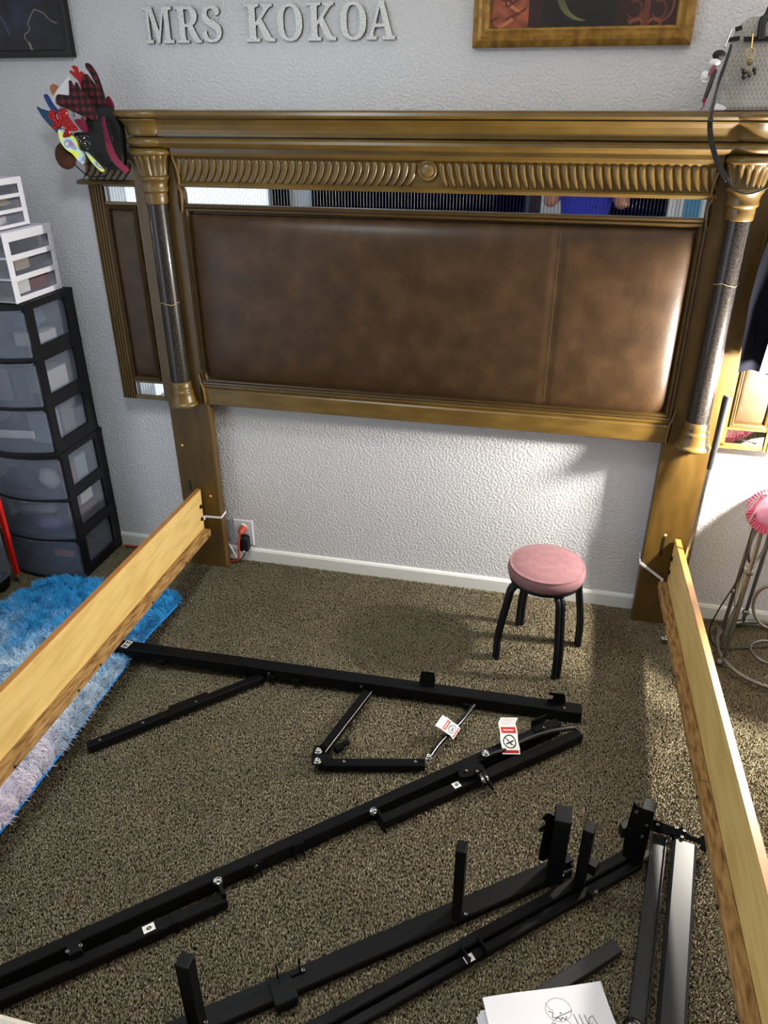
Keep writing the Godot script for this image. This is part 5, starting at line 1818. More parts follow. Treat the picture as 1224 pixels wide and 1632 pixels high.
# ---------------------------------------------------------------- purse on the headboard
func purse() -> void:
	var im := Image.create(128, 128, false, Image.FORMAT_RGB8)
	im.fill(Color(0.50, 0.49, 0.48))
	for j in 8:
		for i in 8:
			var o := Vector2(i * 16 + (8 if j % 2 else 0), j * 16)
			for s in [-1.0, 1.0]:
				stroke(im, o + Vector2(8 + s * 5, 2), o + Vector2(8 + s * 1.5, 13), 1.5, Color(0.655, 0.645, 0.635))
				stroke(im, o + Vector2(8 + s * 5.5 - 128, 2), o + Vector2(8 + s * 1.5 - 128, 13), 1.5, Color(0.655, 0.645, 0.635))
	var m := mat("purse_canvas", Color(1, 1, 1), 0.5)
	tri_tex(m, ImageTexture.create_from_image(im), Vector3(10.5, 10.5, 10.5))
	var t := thing("handbag", "grey patterned handbag with black straps standing on right end of headboard", "handbag", Vector3(1.05, 1.886, 0.0))
	# body: tapered with rounded shoulders
	var st := S(true)
	var rows := []
	for j in 15:
		var v := j / 14.0
		var y := 1.887 + 0.232 * v
		var hw: float = 0.205 - 0.035 * v - (0.03 * pow(maxf(0.0, (v - 0.82) / 0.18), 2.0))
		var hd: float = 0.075 - 0.045 * pow(v, 0.8)
		var row := []
		for k in 40:
			var a := TAU * k / 40
			var cx := signf(cos(a)) * pow(absf(cos(a)), 0.35)
			var cz := signf(sin(a)) * pow(absf(sin(a)), 0.45)
			var lift := 0.0 if v < 0.5 else 0.012 * (cx * cx - 0.6) * (v - 0.5)
			row.append(Vector3(1.064 + cx * hw, y + lift, 0.010 + cz * hd))
		rows.append(row)
	for j in 14:
		for k in 40:
			var k2 := (k + 1) % 40
			var mid: Vector3 = (rows[j][k] + rows[j + 1][k2]) / 2
			quad(st, rows[j][k], rows[j][k2], rows[j + 1][k2], rows[j + 1][k], mid - Vector3(1.064, mid.y, 0.010))
	for k in range(1, 39):
		tri(st, rows[0][0], rows[0][k], rows[0][k + 1], Vector3.DOWN)
		tri(st, rows[14][0], rows[14][k], rows[14][k + 1], Vector3.UP)
	part("bag_body", st, m, t)
	st = S()
	prism(st, rounded([0.862, 1.887, 0.864, 1.901, 0.868, 1.905, 0.890, 1.897, 0.898, 1.892, 0.896, 1.887], 2), 0.010, Transform3D(Basis(), Vector3(0, 0, 0.072)), 0.002)
	part("corner_tab", st, M.white_plastic, t, "shiny white corner tab")
	st = S()
	cbox(st, Vector3(0.16, 0.012, 0.006), Transform3D(Basis(), Vector3(0.990, 2.066, 0.057)), 0.001)
	part("front_strap", st, M.purse_trim, t)
	st = S(true)
	tube(st, curve([Vector3(0.955, 2.064, 0.060), Vector3(0.952, 2.110, 0.055), Vector3(0.965, 2.128, 0.050), Vector3(1.00, 2.26, 0.040), Vector3(1.08, 2.30, 0.035), Vector3(1.16, 2.26, 0.040), Vector3(1.19, 2.09, 0.050)]), 0.011, 10)
	part("handle", st, M.purse_trim, t)
	st = S()
	cbox(st, Vector3(0.030, 0.012, 0.005), Transform3D(Basis(Vector3.BACK, 0.15), Vector3(0.884, 2.066, 0.060)), 0.001)
	cbox(st, Vector3(0.018, 0.012, 0.005), Transform3D(Basis(Vector3.BACK, 0.3), Vector3(0.892, 2.092, 0.052)), 0.001)
	part("side_loop", st, M.purse_trim, t)
	# crossbody strap hanging down over the cornice and looping off to the right
	st = S()
	var line := curve([Vector3(0.876, 2.050, 0.080), Vector3(0.868, 2.010, 0.098), Vector3(0.856, 1.960, 0.118), Vector3(0.850, 1.905, 0.136), Vector3(0.850, 1.850, 0.140), Vector3(0.866, 1.798, 0.140), Vector3(0.893, 1.746, 0.140), Vector3(0.925, 1.705, 0.138)])
	for i in line.size() - 1:
		cbox(st, Vector3((line[i + 1] - line[i]).length() + 0.004, 0.015, 0.004), along(line[i], line[i + 1], (line[i] + line[i + 1]) / 2), 0.001)
	var sp := part("strap", st, M.purse_trim, t)
	st = S(true)
	tube(st, curve([Vector3(0.923, 1.707, 0.138), Vector3(0.948, 1.682, 0.138), Vector3(0.985, 1.668, 0.138), Vector3(1.03, 1.680, 0.135), Vector3(1.10, 1.73, 0.12), Vector3(1.18, 1.86, 0.09)]), 0.0032, 8)
	part("strap_cord", st, M.purse_trim, sp)
	# ring charm with beads
	var ch := thing("bag_charm", "gold ring charm with dark and green beads hanging on the handbag", "charm", Vector3(0.934, 1.97, 0.085))
	st = S(true)
	tube(st, ring_pts(Vector3(0.932, 2.030, 0.078), Vector3(0.0115, 0, 0), Vector3(0, 0.0125, 0), 24), 0.0016, 8, false)
	part("ring", st, M.gold_metal, ch)
	st = S(true)
	tube(st, [Vector3(0.930, 2.078, 0.068), Vector3(0.931, 2.060, 0.074), Vector3(0.932, 2.042, 0.078)], 0.0026, 8)
	part("clip", st, M.gold_metal, ch)
	mat("green_bead", Color(0.40, 0.40, 0.16), 0.15)
	for q in [[0.934, 2.008, 0.0095, 1], [0.918, 1.994, 0.006, 1], [0.924, 1.984, 0.008, 0], [0.926, 1.972, 0.008, 0], [0.936, 1.984, 0.007, 1], [0.940, 1.976, 0.007, 0], [0.950, 1.990, 0.0075, 0], [0.953, 1.982, 0.006, 0]]:
		st = S()
		var pr := [Vector2(0, -1), Vector2(0.75, -0.5), Vector2(0.9, 0.1), Vector2(0.6, 0.7), Vector2(0, 0.95)]
		lathe(st, pr, Transform3D(Basis.from_scale(Vector3.ONE * float(q[2])), Vector3(q[0], q[1], 0.082)), 7)
		part("bead", st, M.green_bead if q[3] else M.black_gloss, ch)
	# key ring with fluffy charm on the left strap clip
	var kc := thing("keychain", "black white and pink keychain with fluffy ball hanging on handbag's left side", "keychain", Vector3(0.845, 1.95, 0.11))
	st = S(true)
	tube(st, curve([Vector3(0.872, 2.090, 0.075), Vector3(0.866, 2.070, 0.085), Vector3(0.858, 2.045, 0.095)]), 0.0028, 8)
	part("clip", st, M.zinc, kc)
	st = S(true)
	ball(st, Vector3(0.846, 2.026, 0.102), Vector3(0.018, 0.013, 0.012), 10)
	part("black_charm", st, M.black_felt, kc)
	for q in [[0.838, 2.006, 0.016, 0.012], [0.818, 1.974, 0.013, 0.014]]:
		st = S(true)
		ball(st, Vector3(q[0], q[1], 0.105), Vector3(q[2], q[3], 0.013), 10)
		part("fluffy_ball", st, M.fluff_white, kc)
	st = S(true)
	tube(st, [Vector3(0.838, 2.000, 0.114), Vector3(0.828, 1.976, 0.114)], 0.006, 10)
	part("pink_tube", st, mat("dusty_pink", Color(0.50, 0.26, 0.33), 0.5), kc)
	st = S(true)
	tube(st, [Vector3(0.842, 1.990, 0.110), Vector3(0.832, 1.945, 0.118), Vector3(0.826, 1.918, 0.124)], [0.006, 0.0065, 0.0055], 10)
	part("lipstick_case", st, M.black_gloss, kc)
	st = S(true)
	tube(st, [Vector3(0.826, 1.919, 0.124), Vector3(0.823, 1.908, 0.125)], 0.0055, 10)
	tube(st, curve([Vector3(0.824, 1.908, 0.125), Vector3(0.826, 1.898, 0.126), Vector3(0.820, 1.890, 0.127)], 3), 0.002, 6)
	part("pink_tassel", st, M.magenta_felt, kc)

# ---------------------------------------------------------------- clothes hanging at the right end
func hanging(called: String, label: String, at: Vector3, pts: Array, m: Material, rail: float) -> Node3D:
	# pts: for each height [y, left x, right x, z, fold depth]
	var t := thing(called, label, "clothing", at)
	var st := S(true)
	var rows := []
	for p in pts:
		var row := []
		for j in 25:
			var u := j / 24.0
			row.append(Vector3(lerpf(p[1], p[2], u), p[0] + 0.006 * sin(u * 9.0) * (1.0 if p[0] < pts[pts.size() - 1][0] + 0.05 else 0.0), p[3] + p[4] * sin(u * 17.0 + p[0] * 1.3)))
		rows.append(row)
	sheet(st, rows, Vector3(0, 0, 0.005))
	part("garment", st, m, t)
	st = S(true)
	var x: float = (pts[0][1] + pts[0][2]) / 2
	var y: float = pts[0][0]
	tube(st, curve([Vector3(pts[0][1] + 0.01, y, pts[0][3]), Vector3(x, y + 0.05, pts[0][3]), Vector3(pts[0][2] - 0.01, y, pts[0][3])]), 0.004, 8)
	tube(st, curve([Vector3(x, y + 0.05, pts[0][3]), Vector3(x, rail, pts[0][3] - 0.01), Vector3(x, rail + 0.03, pts[0][3] - 0.03), Vector3(x, rail + 0.02, pts[0][3] - 0.05)]), 0.0028, 8)
	part("hanger", st, M.silver_wire, t)
	return t

func garments() -> void:
	hanging("dark_garment", "dark navy garment hanging in front of right end panel of headboard", Vector3(1.2, 1.09, 0.05), [[1.60, 1.15, 1.28, 0.045, 0.004], [1.56, 1.095, 1.31, 0.055, 0.006], [1.45, 1.080, 1.32, 0.060, 0.008], [1.34, 1.075, 1.32, 0.062, 0.009], [1.22, 1.082, 1.32, 0.062, 0.010], [1.105, 1.090, 1.32, 0.062, 0.010]], M.navy_cloth, 1.72)
	hanging("pale_garment", "pale blue grey garment hanging beside the dark navy one", Vector3(1.25, 1.1, 0.09), [[1.52, 1.22, 1.34, 0.085, 0.004], [1.38, 1.195, 1.36, 0.09, 0.006], [1.25, 1.155, 1.36, 0.095, 0.008], [1.18, 1.150, 1.36, 0.095, 0.010], [1.110, 1.146, 1.36, 0.095, 0.010]], M.pale_cloth, 1.70)

func golf_club() -> void:
	var t := thing("golf_club", "golf club with black grip and steel shaft leaning by right post", "golf club", Vector3(1.05, 0, 0.1))
	var a := Vector3(1.078, 1.012, 0.052)
	var b := Vector3(1.030, 0.012, 0.130)
	var st := S(true)
	tube(st, [a, a.lerp(b, 0.01), a.lerp(b, 0.10), a.lerp(b, 0.19), a.lerp(b, 0.268)], [0.0150, 0.0158, 0.0130, 0.0110, 0.0092], 14)
	var g := part("grip", st, M.grip_rubber, t)
	st = S(true)
	tube(st, [a + (a - b) * 0.0012, a + (a - b) * 0.0002], [0.0075, 0.0085], 12)
	part("grip_cap", st, M.white_plastic, g)
	st = S(true)
	tube(st, [a.lerp(b, 0.26), a.lerp(b, 0.6), a.lerp(b, 0.985)], [0.0072, 0.0062, 0.0048], 12)
	part("shaft", st, M.chrome, t)
	st = S()
	prism(st, rounded([-0.012, 0.0, 0.07, 0.0, 0.085, 0.02, 0.075, 0.045, 0.01, 0.022, -0.012, 0.03], 3), 0.022, Transform3D(Basis(Vector3.UP, 0.5), b + Vector3(0, -0.012, 0)), 0.004)
	part("club_head", st, M.chrome, t)

# ---------------------------------------------------------------- novelty headbands hung on the corner of the headboard
func felt(called: String, parent: Node3D, flat: Array, z: float, m: Material, thick := 0.008, lean := 0.0) -> MeshInstance3D:
	var st := S()
	var c := poly(flat)
	var mid := Vector2.ZERO
	for p in c: mid += p
	mid /= c.size()
	var loc := PackedVector2Array()
	for p in rounded(flat, 3): loc.append(p - mid)
	prism(st, loc, thick, Transform3D(Basis(Vector3.UP, lean), Vector3(mid.x, mid.y, z)), 0.0022, true)
	return part(called, st, m, parent)

func band(parent: Node3D, z: float, m: Material, c := Vector2(-1.165, 1.790), r := 0.036, a0 := -0.3, w := 0.006) -> void:
	var st := S(true)
	var pts := []
	for k in 17:
		var a := a0 + 3.9 * k / 16.0
		pts.append(Vector3(c.x + cos(a) * r, c.y + sin(a) * r * 1.15, z + 0.010 * cos(a)))
	tube(st, pts, w * 0.5, 8)
	part("band", st, m, parent)

func headbands() -> void:
	var im := Image.create(64, 64, false, Image.FORMAT_RGB8)
	for y in 64:
		for x in 64:
			var a := (x / 16) % 2
			var b := (y / 16) % 2
			var c := Color(0.035, 0.012, 0.015) if a + b == 0 else (Color(0.20, 0.03, 0.05) if a + b == 1 else Color(0.40, 0.09, 0.13))
			im.set_pixel(x, y, c)
	var plaid := mat("plaid_felt", Color(1, 1, 1), 0.85)
	tri_tex(plaid, ImageTexture.create_from_image(im), Vector3(21, 21, 21), false)
	var base := Vector3(-1.15, 1.75, 0.05)
	var gp := "novelty headbands hung on the headboard corner"
	var t := thing("headband", "headband with big red and black plaid felt antlers, tallest of the bunch", "headband", base, gp)
	felt("antler", t, [-1.181, 2.025, -1.173, 2.027, -1.159, 2.018, -1.144, 1.994, -1.135, 1.963, -1.128, 1.926, -1.126, 1.889, -1.165, 1.850, -1.174, 1.866, -1.189, 1.892, -1.212, 1.933, -1.210, 1.964, -1.200, 1.988, -1.187, 1.994, -1.177, 1.988, -1.154, 1.958, -1.168, 1.991, -1.183, 2.014], 0.060, plaid)
	felt("antler", t, [-1.290, 1.927, -1.280, 1.933, -1.249, 1.930, -1.240, 1.936, -1.236, 1.970, -1.228, 1.973, -1.219, 1.957, -1.209, 1.970, -1.198, 1.948, -1.178, 1.929, -1.153, 1.880, -1.155, 1.848, -1.178, 1.854, -1.236, 1.879, -1.291, 1.901, -1.295, 1.914], 0.092, plaid, 0.010, 0.1)
	band(t, 0.040, M.black_felt)
	t = thing("headband", "headband with plain bright red felt antlers behind the plaid ones", "headband", base, gp)
	felt("antler", t, [-1.249, 2.017, -1.238, 2.020, -1.227, 2.014, -1.225, 1.995, -1.218, 2.003, -1.206, 1.995, -1.205, 1.970, -1.200, 1.930, -1.205, 1.915, -1.215, 1.942, -1.225, 1.948, -1.232, 1.973, -1.249, 1.989, -1.260, 2.000, -1.257, 2.006, -1.248, 2.003, -1.239, 1.998, -1.244, 2.009], 0.040, M.red_felt)
	band(t, 0.010, M.red_felt)
	t = thing("headband", "headband with a shiny white felt ear and a tan ear tip behind the plaid antlers", "headband", base, gp)
	felt("ear", t, [-1.355, 1.923, -1.275, 1.988, -1.275, 1.964, -1.286, 1.930, -1.278, 1.866, -1.301, 1.872, -1.336, 1.882, -1.345, 1.898], 0.028, M.white_paper)
	felt("ear", t, [-1.365, 1.955, -1.350, 1.965, -1.335, 1.960, -1.326, 1.948, -1.335, 1.925, -1.352, 1.915, -1.360, 1.935], 0.016, M.tan_felt)
	band(t, 0.004, M.white_plastic)
	t = thing("headband", "headband with two pointed blue ears sticking out furthest left", "headband", base, gp)
	felt("ear", t, [-1.364, 1.930, -1.353, 1.933, -1.344, 1.920, -1.333, 1.898, -1.317, 1.879, -1.330, 1.872, -1.350, 1.892, -1.362, 1.920], 0.060, M.blue_felt, 0.012)
	felt("ear", t, [-1.408, 1.893, -1.395, 1.888, -1.376, 1.883, -1.354, 1.872, -1.318, 1.803, -1.338, 1.808, -1.360, 1.826, -1.390, 1.859], 0.050, M.teal_felt, 0.012)
	band(t, 0.016, M.blue_felt)
	t = thing("headband", "headband with small red sequined antlers in front of the blue ears", "headband", base, gp)
	felt("antler", t, [-1.320, 1.864, -1.307, 1.886, -1.292, 1.880, -1.293, 1.861, -1.283, 1.851, -1.282, 1.874, -1.268, 1.889, -1.247, 1.886, -1.244, 1.864, -1.229, 1.842, -1.217, 1.826, -1.230, 1.820, -1.249, 1.826, -1.247, 1.813, -1.271, 1.799, -1.277, 1.807, -1.260, 1.829, -1.275, 1.836, -1.288, 1.829, -1.309, 1.826, -1.312, 1.839, -1.301, 1.845], 0.120, M.red_sequin, 0.012)
	band(t, 0.034, M.red_felt)
	t = thing("headband", "headband with yellow and silver iridescent bow below the red sequins", "headband", base, gp)
	felt("bow", t, [-1.303, 1.822, -1.289, 1.828, -1.267, 1.819, -1.240, 1.796, -1.235, 1.764, -1.219, 1.751, -1.223, 1.721, -1.236, 1.711, -1.254, 1.731, -1.267, 1.747, -1.288, 1.763, -1.302, 1.789], 0.100, M.holo, 0.012, 0.15)
	felt("bow_tail", t, [-1.203, 1.752, -1.192, 1.754, -1.165, 1.728, -1.138, 1.698, -1.150, 1.690, -1.180, 1.716], 0.118, M.holo, 0.006)
	band(t, 0.028, M.white_plastic)
	t = thing("headband", "headband with a brown fluffy ball on a black wire, lowest of the bunch", "headband", base, gp)
	var st := S(true)
	ball(st, Vector3(-1.322, 1.737, 0.060), Vector3(0.037, 0.045, 0.034), 14)
	part("fluffy_ball", st, M.brown_fluff, t)
	st = S(true)
	tube(st, curve([Vector3(-1.296, 1.716, 0.060), Vector3(-1.279, 1.694, 0.055), Vector3(-1.257, 1.668, 0.030), Vector3(-1.20, 1.668, 0.010)]), 0.0025, 8)
	part("wire", st, M.black_cable, t)
	t = thing("headband", "black sequined cat ear headband in the middle of the bunch", "headband", base, gp)
	felt("bow", t, [-1.268, 1.795, -1.247, 1.815, -1.214, 1.815, -1.192, 1.847, -1.159, 1.851, -1.116, 1.848, -1.105, 1.816, -1.105, 1.783, -1.115, 1.750, -1.139, 1.707, -1.178, 1.713, -1.214, 1.739, -1.243, 1.756, -1.264, 1.775], 0.070, M.black_felt, 0.040)
	felt("fur_loop", t, [-1.205, 1.850, -1.180, 1.880, -1.130, 1.895, -1.095, 1.880, -1.075, 1.830, -1.078, 1.770, -1.085, 1.720, -1.105, 1.695, -1.150, 1.700, -1.160, 1.750, -1.190, 1.790], 0.066, M.black_felt, 0.034)
	st = S()
	var rng := RandomNumberGenerator.new()
	rng.seed = 13
	for k in 60:
		cbox(st, Vector3(0.0022, 0.0022, 0.001), Transform3D(Basis(Vector3.UP, rng.randf_range(-0.6, 0.6)) * Basis(Vector3.RIGHT, rng.randf_range(-0.6, 0.6)), Vector3(-1.225 + rng.randf_range(-0.032, 0.03), 1.780 + rng.randf_range(-0.025, 0.025), 0.0905)), 0)
	part("sequins", st, M.zinc, t).set_meta("kind", "stuff")
	st = S(true)
	tube(st, curve([Vector3(-1.130, 1.785, 0.100), Vector3(-1.118, 1.752, 0.112), Vector3(-1.100, 1.724, 0.115), Vector3(-1.068, 1.692, 0.110)]), 0.0045, 8)
	part("band", st, M.black_gloss, t)
	t = thing("headband", "magenta headband with a pink felt bow, nearest the headboard column", "headband", base, gp)
	st = S()
	var line := curve([Vector3(-1.125, 1.860, 0.100), Vector3(-1.112, 1.810, 0.116), Vector3(-1.104, 1.770, 0.120), Vector3(-1.090, 1.732, 0.118), Vector3(-1.058, 1.692, 0.105)])
	for i in line.size() - 1:
		cbox(st, Vector3((line[i + 1] - line[i]).length() + 0.003, 0.004, 0.022), Transform3D(along(line[i], line[i + 1], Vector3.ZERO).basis * Basis(Vector3.RIGHT, 1.2), (line[i] + line[i + 1]) / 2), 0.001)
	part("band", st, M.magenta_felt, t)
	felt("bow", t, [-1.226, 1.851, -1.212, 1.858, -1.204, 1.851, -1.195, 1.864, -1.184, 1.839, -1.182, 1.820, -1.197, 1.816], 0.112, M.magenta_felt, 0.014)
	felt("bow", t, [-1.142, 1.917, -1.129, 1.926, -1.115, 1.892, -1.144, 1.888], 0.030, M.magenta_felt, 0.010)

# ---------------------------------------------------------------- outlet by the left post
func outlet() -> void:
	var t := thing("wall_outlet", "white wall outlet plate low on the wall beside the left post", "outlet", Vector3(-0.845, 0.145, WALL))
	var st := S()
	box(st, Vector3(-0.893, 0.078, WALL), Vector3(-0.797, 0.208, WALL + 0.008), 0.004)
	part("plate", st, M.white_plastic, t)
	for y in [0.172, 0.114]:
		st = S(true)
		lathe(st, [Vector2(0, 0), Vector2(0.018, 0), Vector2(0.018, 0.002), Vector2(0, 0.0025)], Transform3D(Basis(Vector3.RIGHT, PI / 2), Vector3(-0.845, y, WALL + 0.008)), 20)
		part("socket", st, M.trim_paint, t)
	var p := thing("power_plug", "orange plug and cable in the upper socket of the outlet", "plug", Vector3(-0.845, 0.16, WALL + 0.03))
	st = S(true)
	tube(st, [Vector3(-0.843, 0.166, WALL + 0.010), Vector3(-0.843, 0.166, WALL + 0.026), Vector3(-0.844, 0.163, WALL + 0.040), Vector3(-0.846, 0.157, WALL + 0.048)], [0.017, 0.017, 0.014, 0.010], 14)
	part("plug", st, M.orange_cable, p)
	st = S(true)
	tube(st, curve([Vector3(-0.846, 0.158, WALL + 0.046), Vector3(-0.851, 0.115, WALL + 0.060), Vector3(-0.853, 0.070, WALL + 0.062), Vector3(-0.860, 0.030, WALL + 0.060), Vector3(-0.890, 0.010, WALL + 0.055), Vector3(-0.93, 0.006, WALL + 0.050), Vector3(-1.2, 0.006, WALL + 0.035), Vector3(-1.46, 0.006, WALL + 0.035)]), 0.0048, 8)
	part("cable", st, M.orange_cable, p)
	var a := thing("power_adapter", "black power adapter block in the lower socket of the outlet", "adapter", Vector3(-0.835, 0.10, WALL + 0.03))
	st = S()
	cbox(st, Vector3(0.046, 0.080, 0.042), Transform3D(Basis(), Vector3(-0.836, 0.100, WALL + 0.030)), 0.008)
	part("body", st, M.black_plastic, a)
	st = S(true)
	ball(st, Vector3(-0.832, 0.067, WALL + 0.052), Vector3(0.005, 0.004, 0.003), 6)
	part("indicator", st, M.white_plastic, a)
	st = S(true)
	tube(st, curve([Vector3(-0.832, 0.062, WALL + 0.040), Vector3(-0.838, 0.040, WALL + 0.045), Vector3(-0.865, 0.012, WALL + 0.045), Vector3(-0.93, 0.005, WALL + 0.035)]), 0.0028, 8)
	part("cord", st, M.black_cable, a)
	var w := thing("charging_cable", "loose white cable end hanging between the left post and the outlet", "cable", Vector3(-0.88, 0.05, WALL + 0.05))
	st = S(true)
	tube(st, curve([Vector3(-0.925, 0.110, WALL + 0.035), Vector3(-0.902, 0.085, WALL + 0.045), Vector3(-0.878, 0.046, WALL + 0.055)]), 0.0028, 8)
	part("cord", st, M.white_cable, w)
	st = S(true)
	tube(st, [Vector3(-0.880, 0.050, WALL + 0.054), Vector3(-0.868, 0.030, WALL + 0.058)], 0.005, 8)
	part("connector", st, M.white_cable, w)

# ---------------------------------------------------------------- pad with pencil drawings
func paper_pad() -> void:
	var im := Image.create(384, 288, false, Image.FORMAT_RGB8)
	im.fill(Color(0.87, 0.87, 0.90))
	var pc := Color(0.36, 0.36, 0.39, 0.6)
	var pl := Color(0.45, 0.45, 0.50, 0.45)
	arc(im, Vector2(222, 66), 40, 36, 0, TAU, 0.8, pl)
	arc(im, Vector2(214, 120), 32, 30, -2.8, 0.6, 0.8, pl)
	strokes(im, [190, 66, 202, 72, 196, 86, 206, 88, 246, 78, 262, 74], 1.2, pc)
	strokes(im, [204, 92, 214, 88, 218, 98, 226, 90, 234, 98, 240, 88], 1.4, pc)
	stroke(im, Vector2(224, 76), Vector2(226, 77), 2.5, pc)
	strokes(im, [188, 40, 196, 60, 206, 66], 0.9, pl)
	strokes(im, [90, 108, 98, 150, 92, 108, 120, 104, 128, 150], 1.1, pc)
	strokes(im, [100, 120, 116, 116, 120, 150], 0.8, pl)
	strokes(im, [170, 130, 184, 108, 198, 102, 202, 140, 176, 146], 1.0, pc)
	for k in 3:
		stroke(im, Vector2(264 + k * 16, 86 + k * 3), Vector2(268 + k * 16, 120 + k * 6), 1.4, pc)
	strokes(im, [262, 116, 272, 148, 278, 150], 1.6, pc)
	strokes(im, [300, 128, 306, 104, 320, 98, 332, 150], 1.1, pc)
	strokes(im, [310, 120, 316, 150], 1.0, pc)
	strokes(im, [70, 200, 120, 180, 180, 230, 250, 190, 320, 240], 1.0, pl)
	arc(im, Vector2(150, 215), 46, 30, 0, TAU, 1.0, pl)
	var m := pic_mat("sketch_paper", im, 0.8)
	var t := thing("sketch_pad", "folded white paper with pencil drawings on carpet at the bottom edge", "paper", Vector3(0.64, 0, 1.75))
	var o := Vector3(0.483, 0.0, 1.704)
	var ux := Vector3(0.272, 0, -0.108)
	var uz := Vector3(0.075, 0, 0.190)
	var st := S(true)
	var rows := []
	for j in 9:
		var row := []
		var v := j / 8.0
		for i in 13:
			var u := i / 12.0
			var y := 0.027 + 0.004 * sin(u * 5.0 + 1.0) * (1.0 - v) + 0.010 * pow(1.0 - v, 4.0) - 0.004 * pow(u, 6.0)
			row.append(o + ux * (u + 0.02 * v * sin(u * 3.0)) + uz * v + Vector3(0, y + 0.014, 0))
		rows.append(row)
	sheet(st, rows, Vector3(0, 0.0006, 0), true)
	part("top_sheet", st, m, t)
	for k in 3:
		st = S()
		var oo := o + Vector3(-0.004 - 0.003 * k, 0.0345 - 0.004 * k, 0.014 + 0.005 * k)
		cbox(st, Vector3(0.292, 0.0035, 0.21), Transform3D(along(oo, oo + ux, oo + ux * 0.5 + uz * 0.52).basis, oo + ux * 0.5 + uz * 0.52 + Vector3(0, 0, 0.006)), 0.001)
		part("sheet", st, M.white_paper, t)

# ---------------------------------------------------------------- the side of the room the mirrors show
func reflected_room() -> void:
	var z1 := 4.45
	var c := thing("closet_curtain", "dark pleated closet curtain on the rear wall, behind the photographer", "curtain", Vector3(-0.9, 0, z1 - 0.06))
	var st := S(true)
	var lo := []
	var hi := []
	for k in 200:
		var x := -1.86 + k * 0.0097
		lo.append(Vector3(x, 0.03, z1 - 0.07 + 0.02 * sin(k * 0.9)))
		hi.append(Vector3(x, 2.1, z1 - 0.07 + 0.02 * sin(k * 0.9)))
	sheet(st, [hi, lo], Vector3(0, 0, 0.004))
	part("curtain", st, M.dark_closet, c)
	st = S(true)
	tube(st, [Vector3(-1.9, 2.1, z1 - 0.07), Vector3(0.12, 2.1, z1 - 0.07)], 0.012, 10)
	part("rod", st, M.black_steel, c)
	st = S()
	box(st, Vector3(0.385, 0.0, z1 - 0.035), Vector3(1.24, 2.05, z1 - 0.005), 0.003)
	var d := struct("door_1", st, M.dark_closet)
	st = S()
	box(st, Vector3(0.20, -0.01, z1 - 0.05), Vector3(0.384, 2.12, z1), 0.004)
	box(st, Vector3(1.242, -0.01, z1 - 0.05), Vector3(1.30, 2.12, z1), 0.004)
	box(st, Vector3(0.386, 2.056, z1 - 0.05), Vector3(1.24, 2.12, z1), 0.004)
	struct("door_frame", st, M.trim_paint, d)
	st = S()
	box(st, Vector3(0.10, -0.01, z1 - 0.05), Vector3(0.19, 2.12, z1), 0.004)
	struct("trim_1", st, M.door_brown)
	st = S(true)
	lo = []
	hi = []
	for k in 40:
		lo.append(Vector3(-2.23 + k * 0.0042, 0.03, 4.38 + 0.02 * sin(k * 0.8)))
		hi.append(Vector3(-2.23 + k * 0.0042, 2.1, 4.38 + 0.02 * sin(k * 0.8)))
	sheet(st, [hi, lo], Vector3(0, 0, 0.004))
	var w := part("window_curtain", st, M.navy_cloth, self)
	w.set_meta("label", "dark blue curtain gathered at the end of the patio door")
	w.set_meta("category", "curtain")
	var im := Image.create(96, 128, false, Image.FORMAT_RGB8)
	im.fill(Color(0.82, 0.84, 0.86))
	im.fill_rect(Rect2i(8, 60, 36, 60), Color(0.25, 0.52, 0.66))
	im.fill_rect(Rect2i(54, 20, 10, 100), Color(0.05, 0.05, 0.06))
	im.fill_rect(Rect2i(68, 30, 8, 90), Color(0.08, 0.07, 0.08))
	im.fill_rect(Rect2i(80, 14, 8, 100), Color(0.05, 0.05, 0.06))
	im.fill_rect(Rect2i(30, 20, 14, 12), Color(0.70, 0.45, 0.48))
	var p := thing("poster", "small white and blue poster on the rear wall behind the photographer", "poster", Vector3(1.5, 1.0, z1))
	st = S()
	var cc := Vector3(1.52, 1.25, z1 - 0.012)
	quad_uv(st, [cc + Vector3(-0.18, 0.4, 0), cc + Vector3(0.18, 0.4, 0), cc + Vector3(0.18, -0.4, 0), cc + Vector3(-0.18, -0.4, 0)], [Vector2(0, 0), Vector2(1, 0), Vector2(1, 1), Vector2(0, 1)], Vector3.FORWARD)
	box(st, cc + Vector3(-0.18, -0.4, 0.001), cc + Vector3(0.18, 0.4, 0.012), 0)
	part("print", st, pic_mat("poster_print", im, 0.6), p)

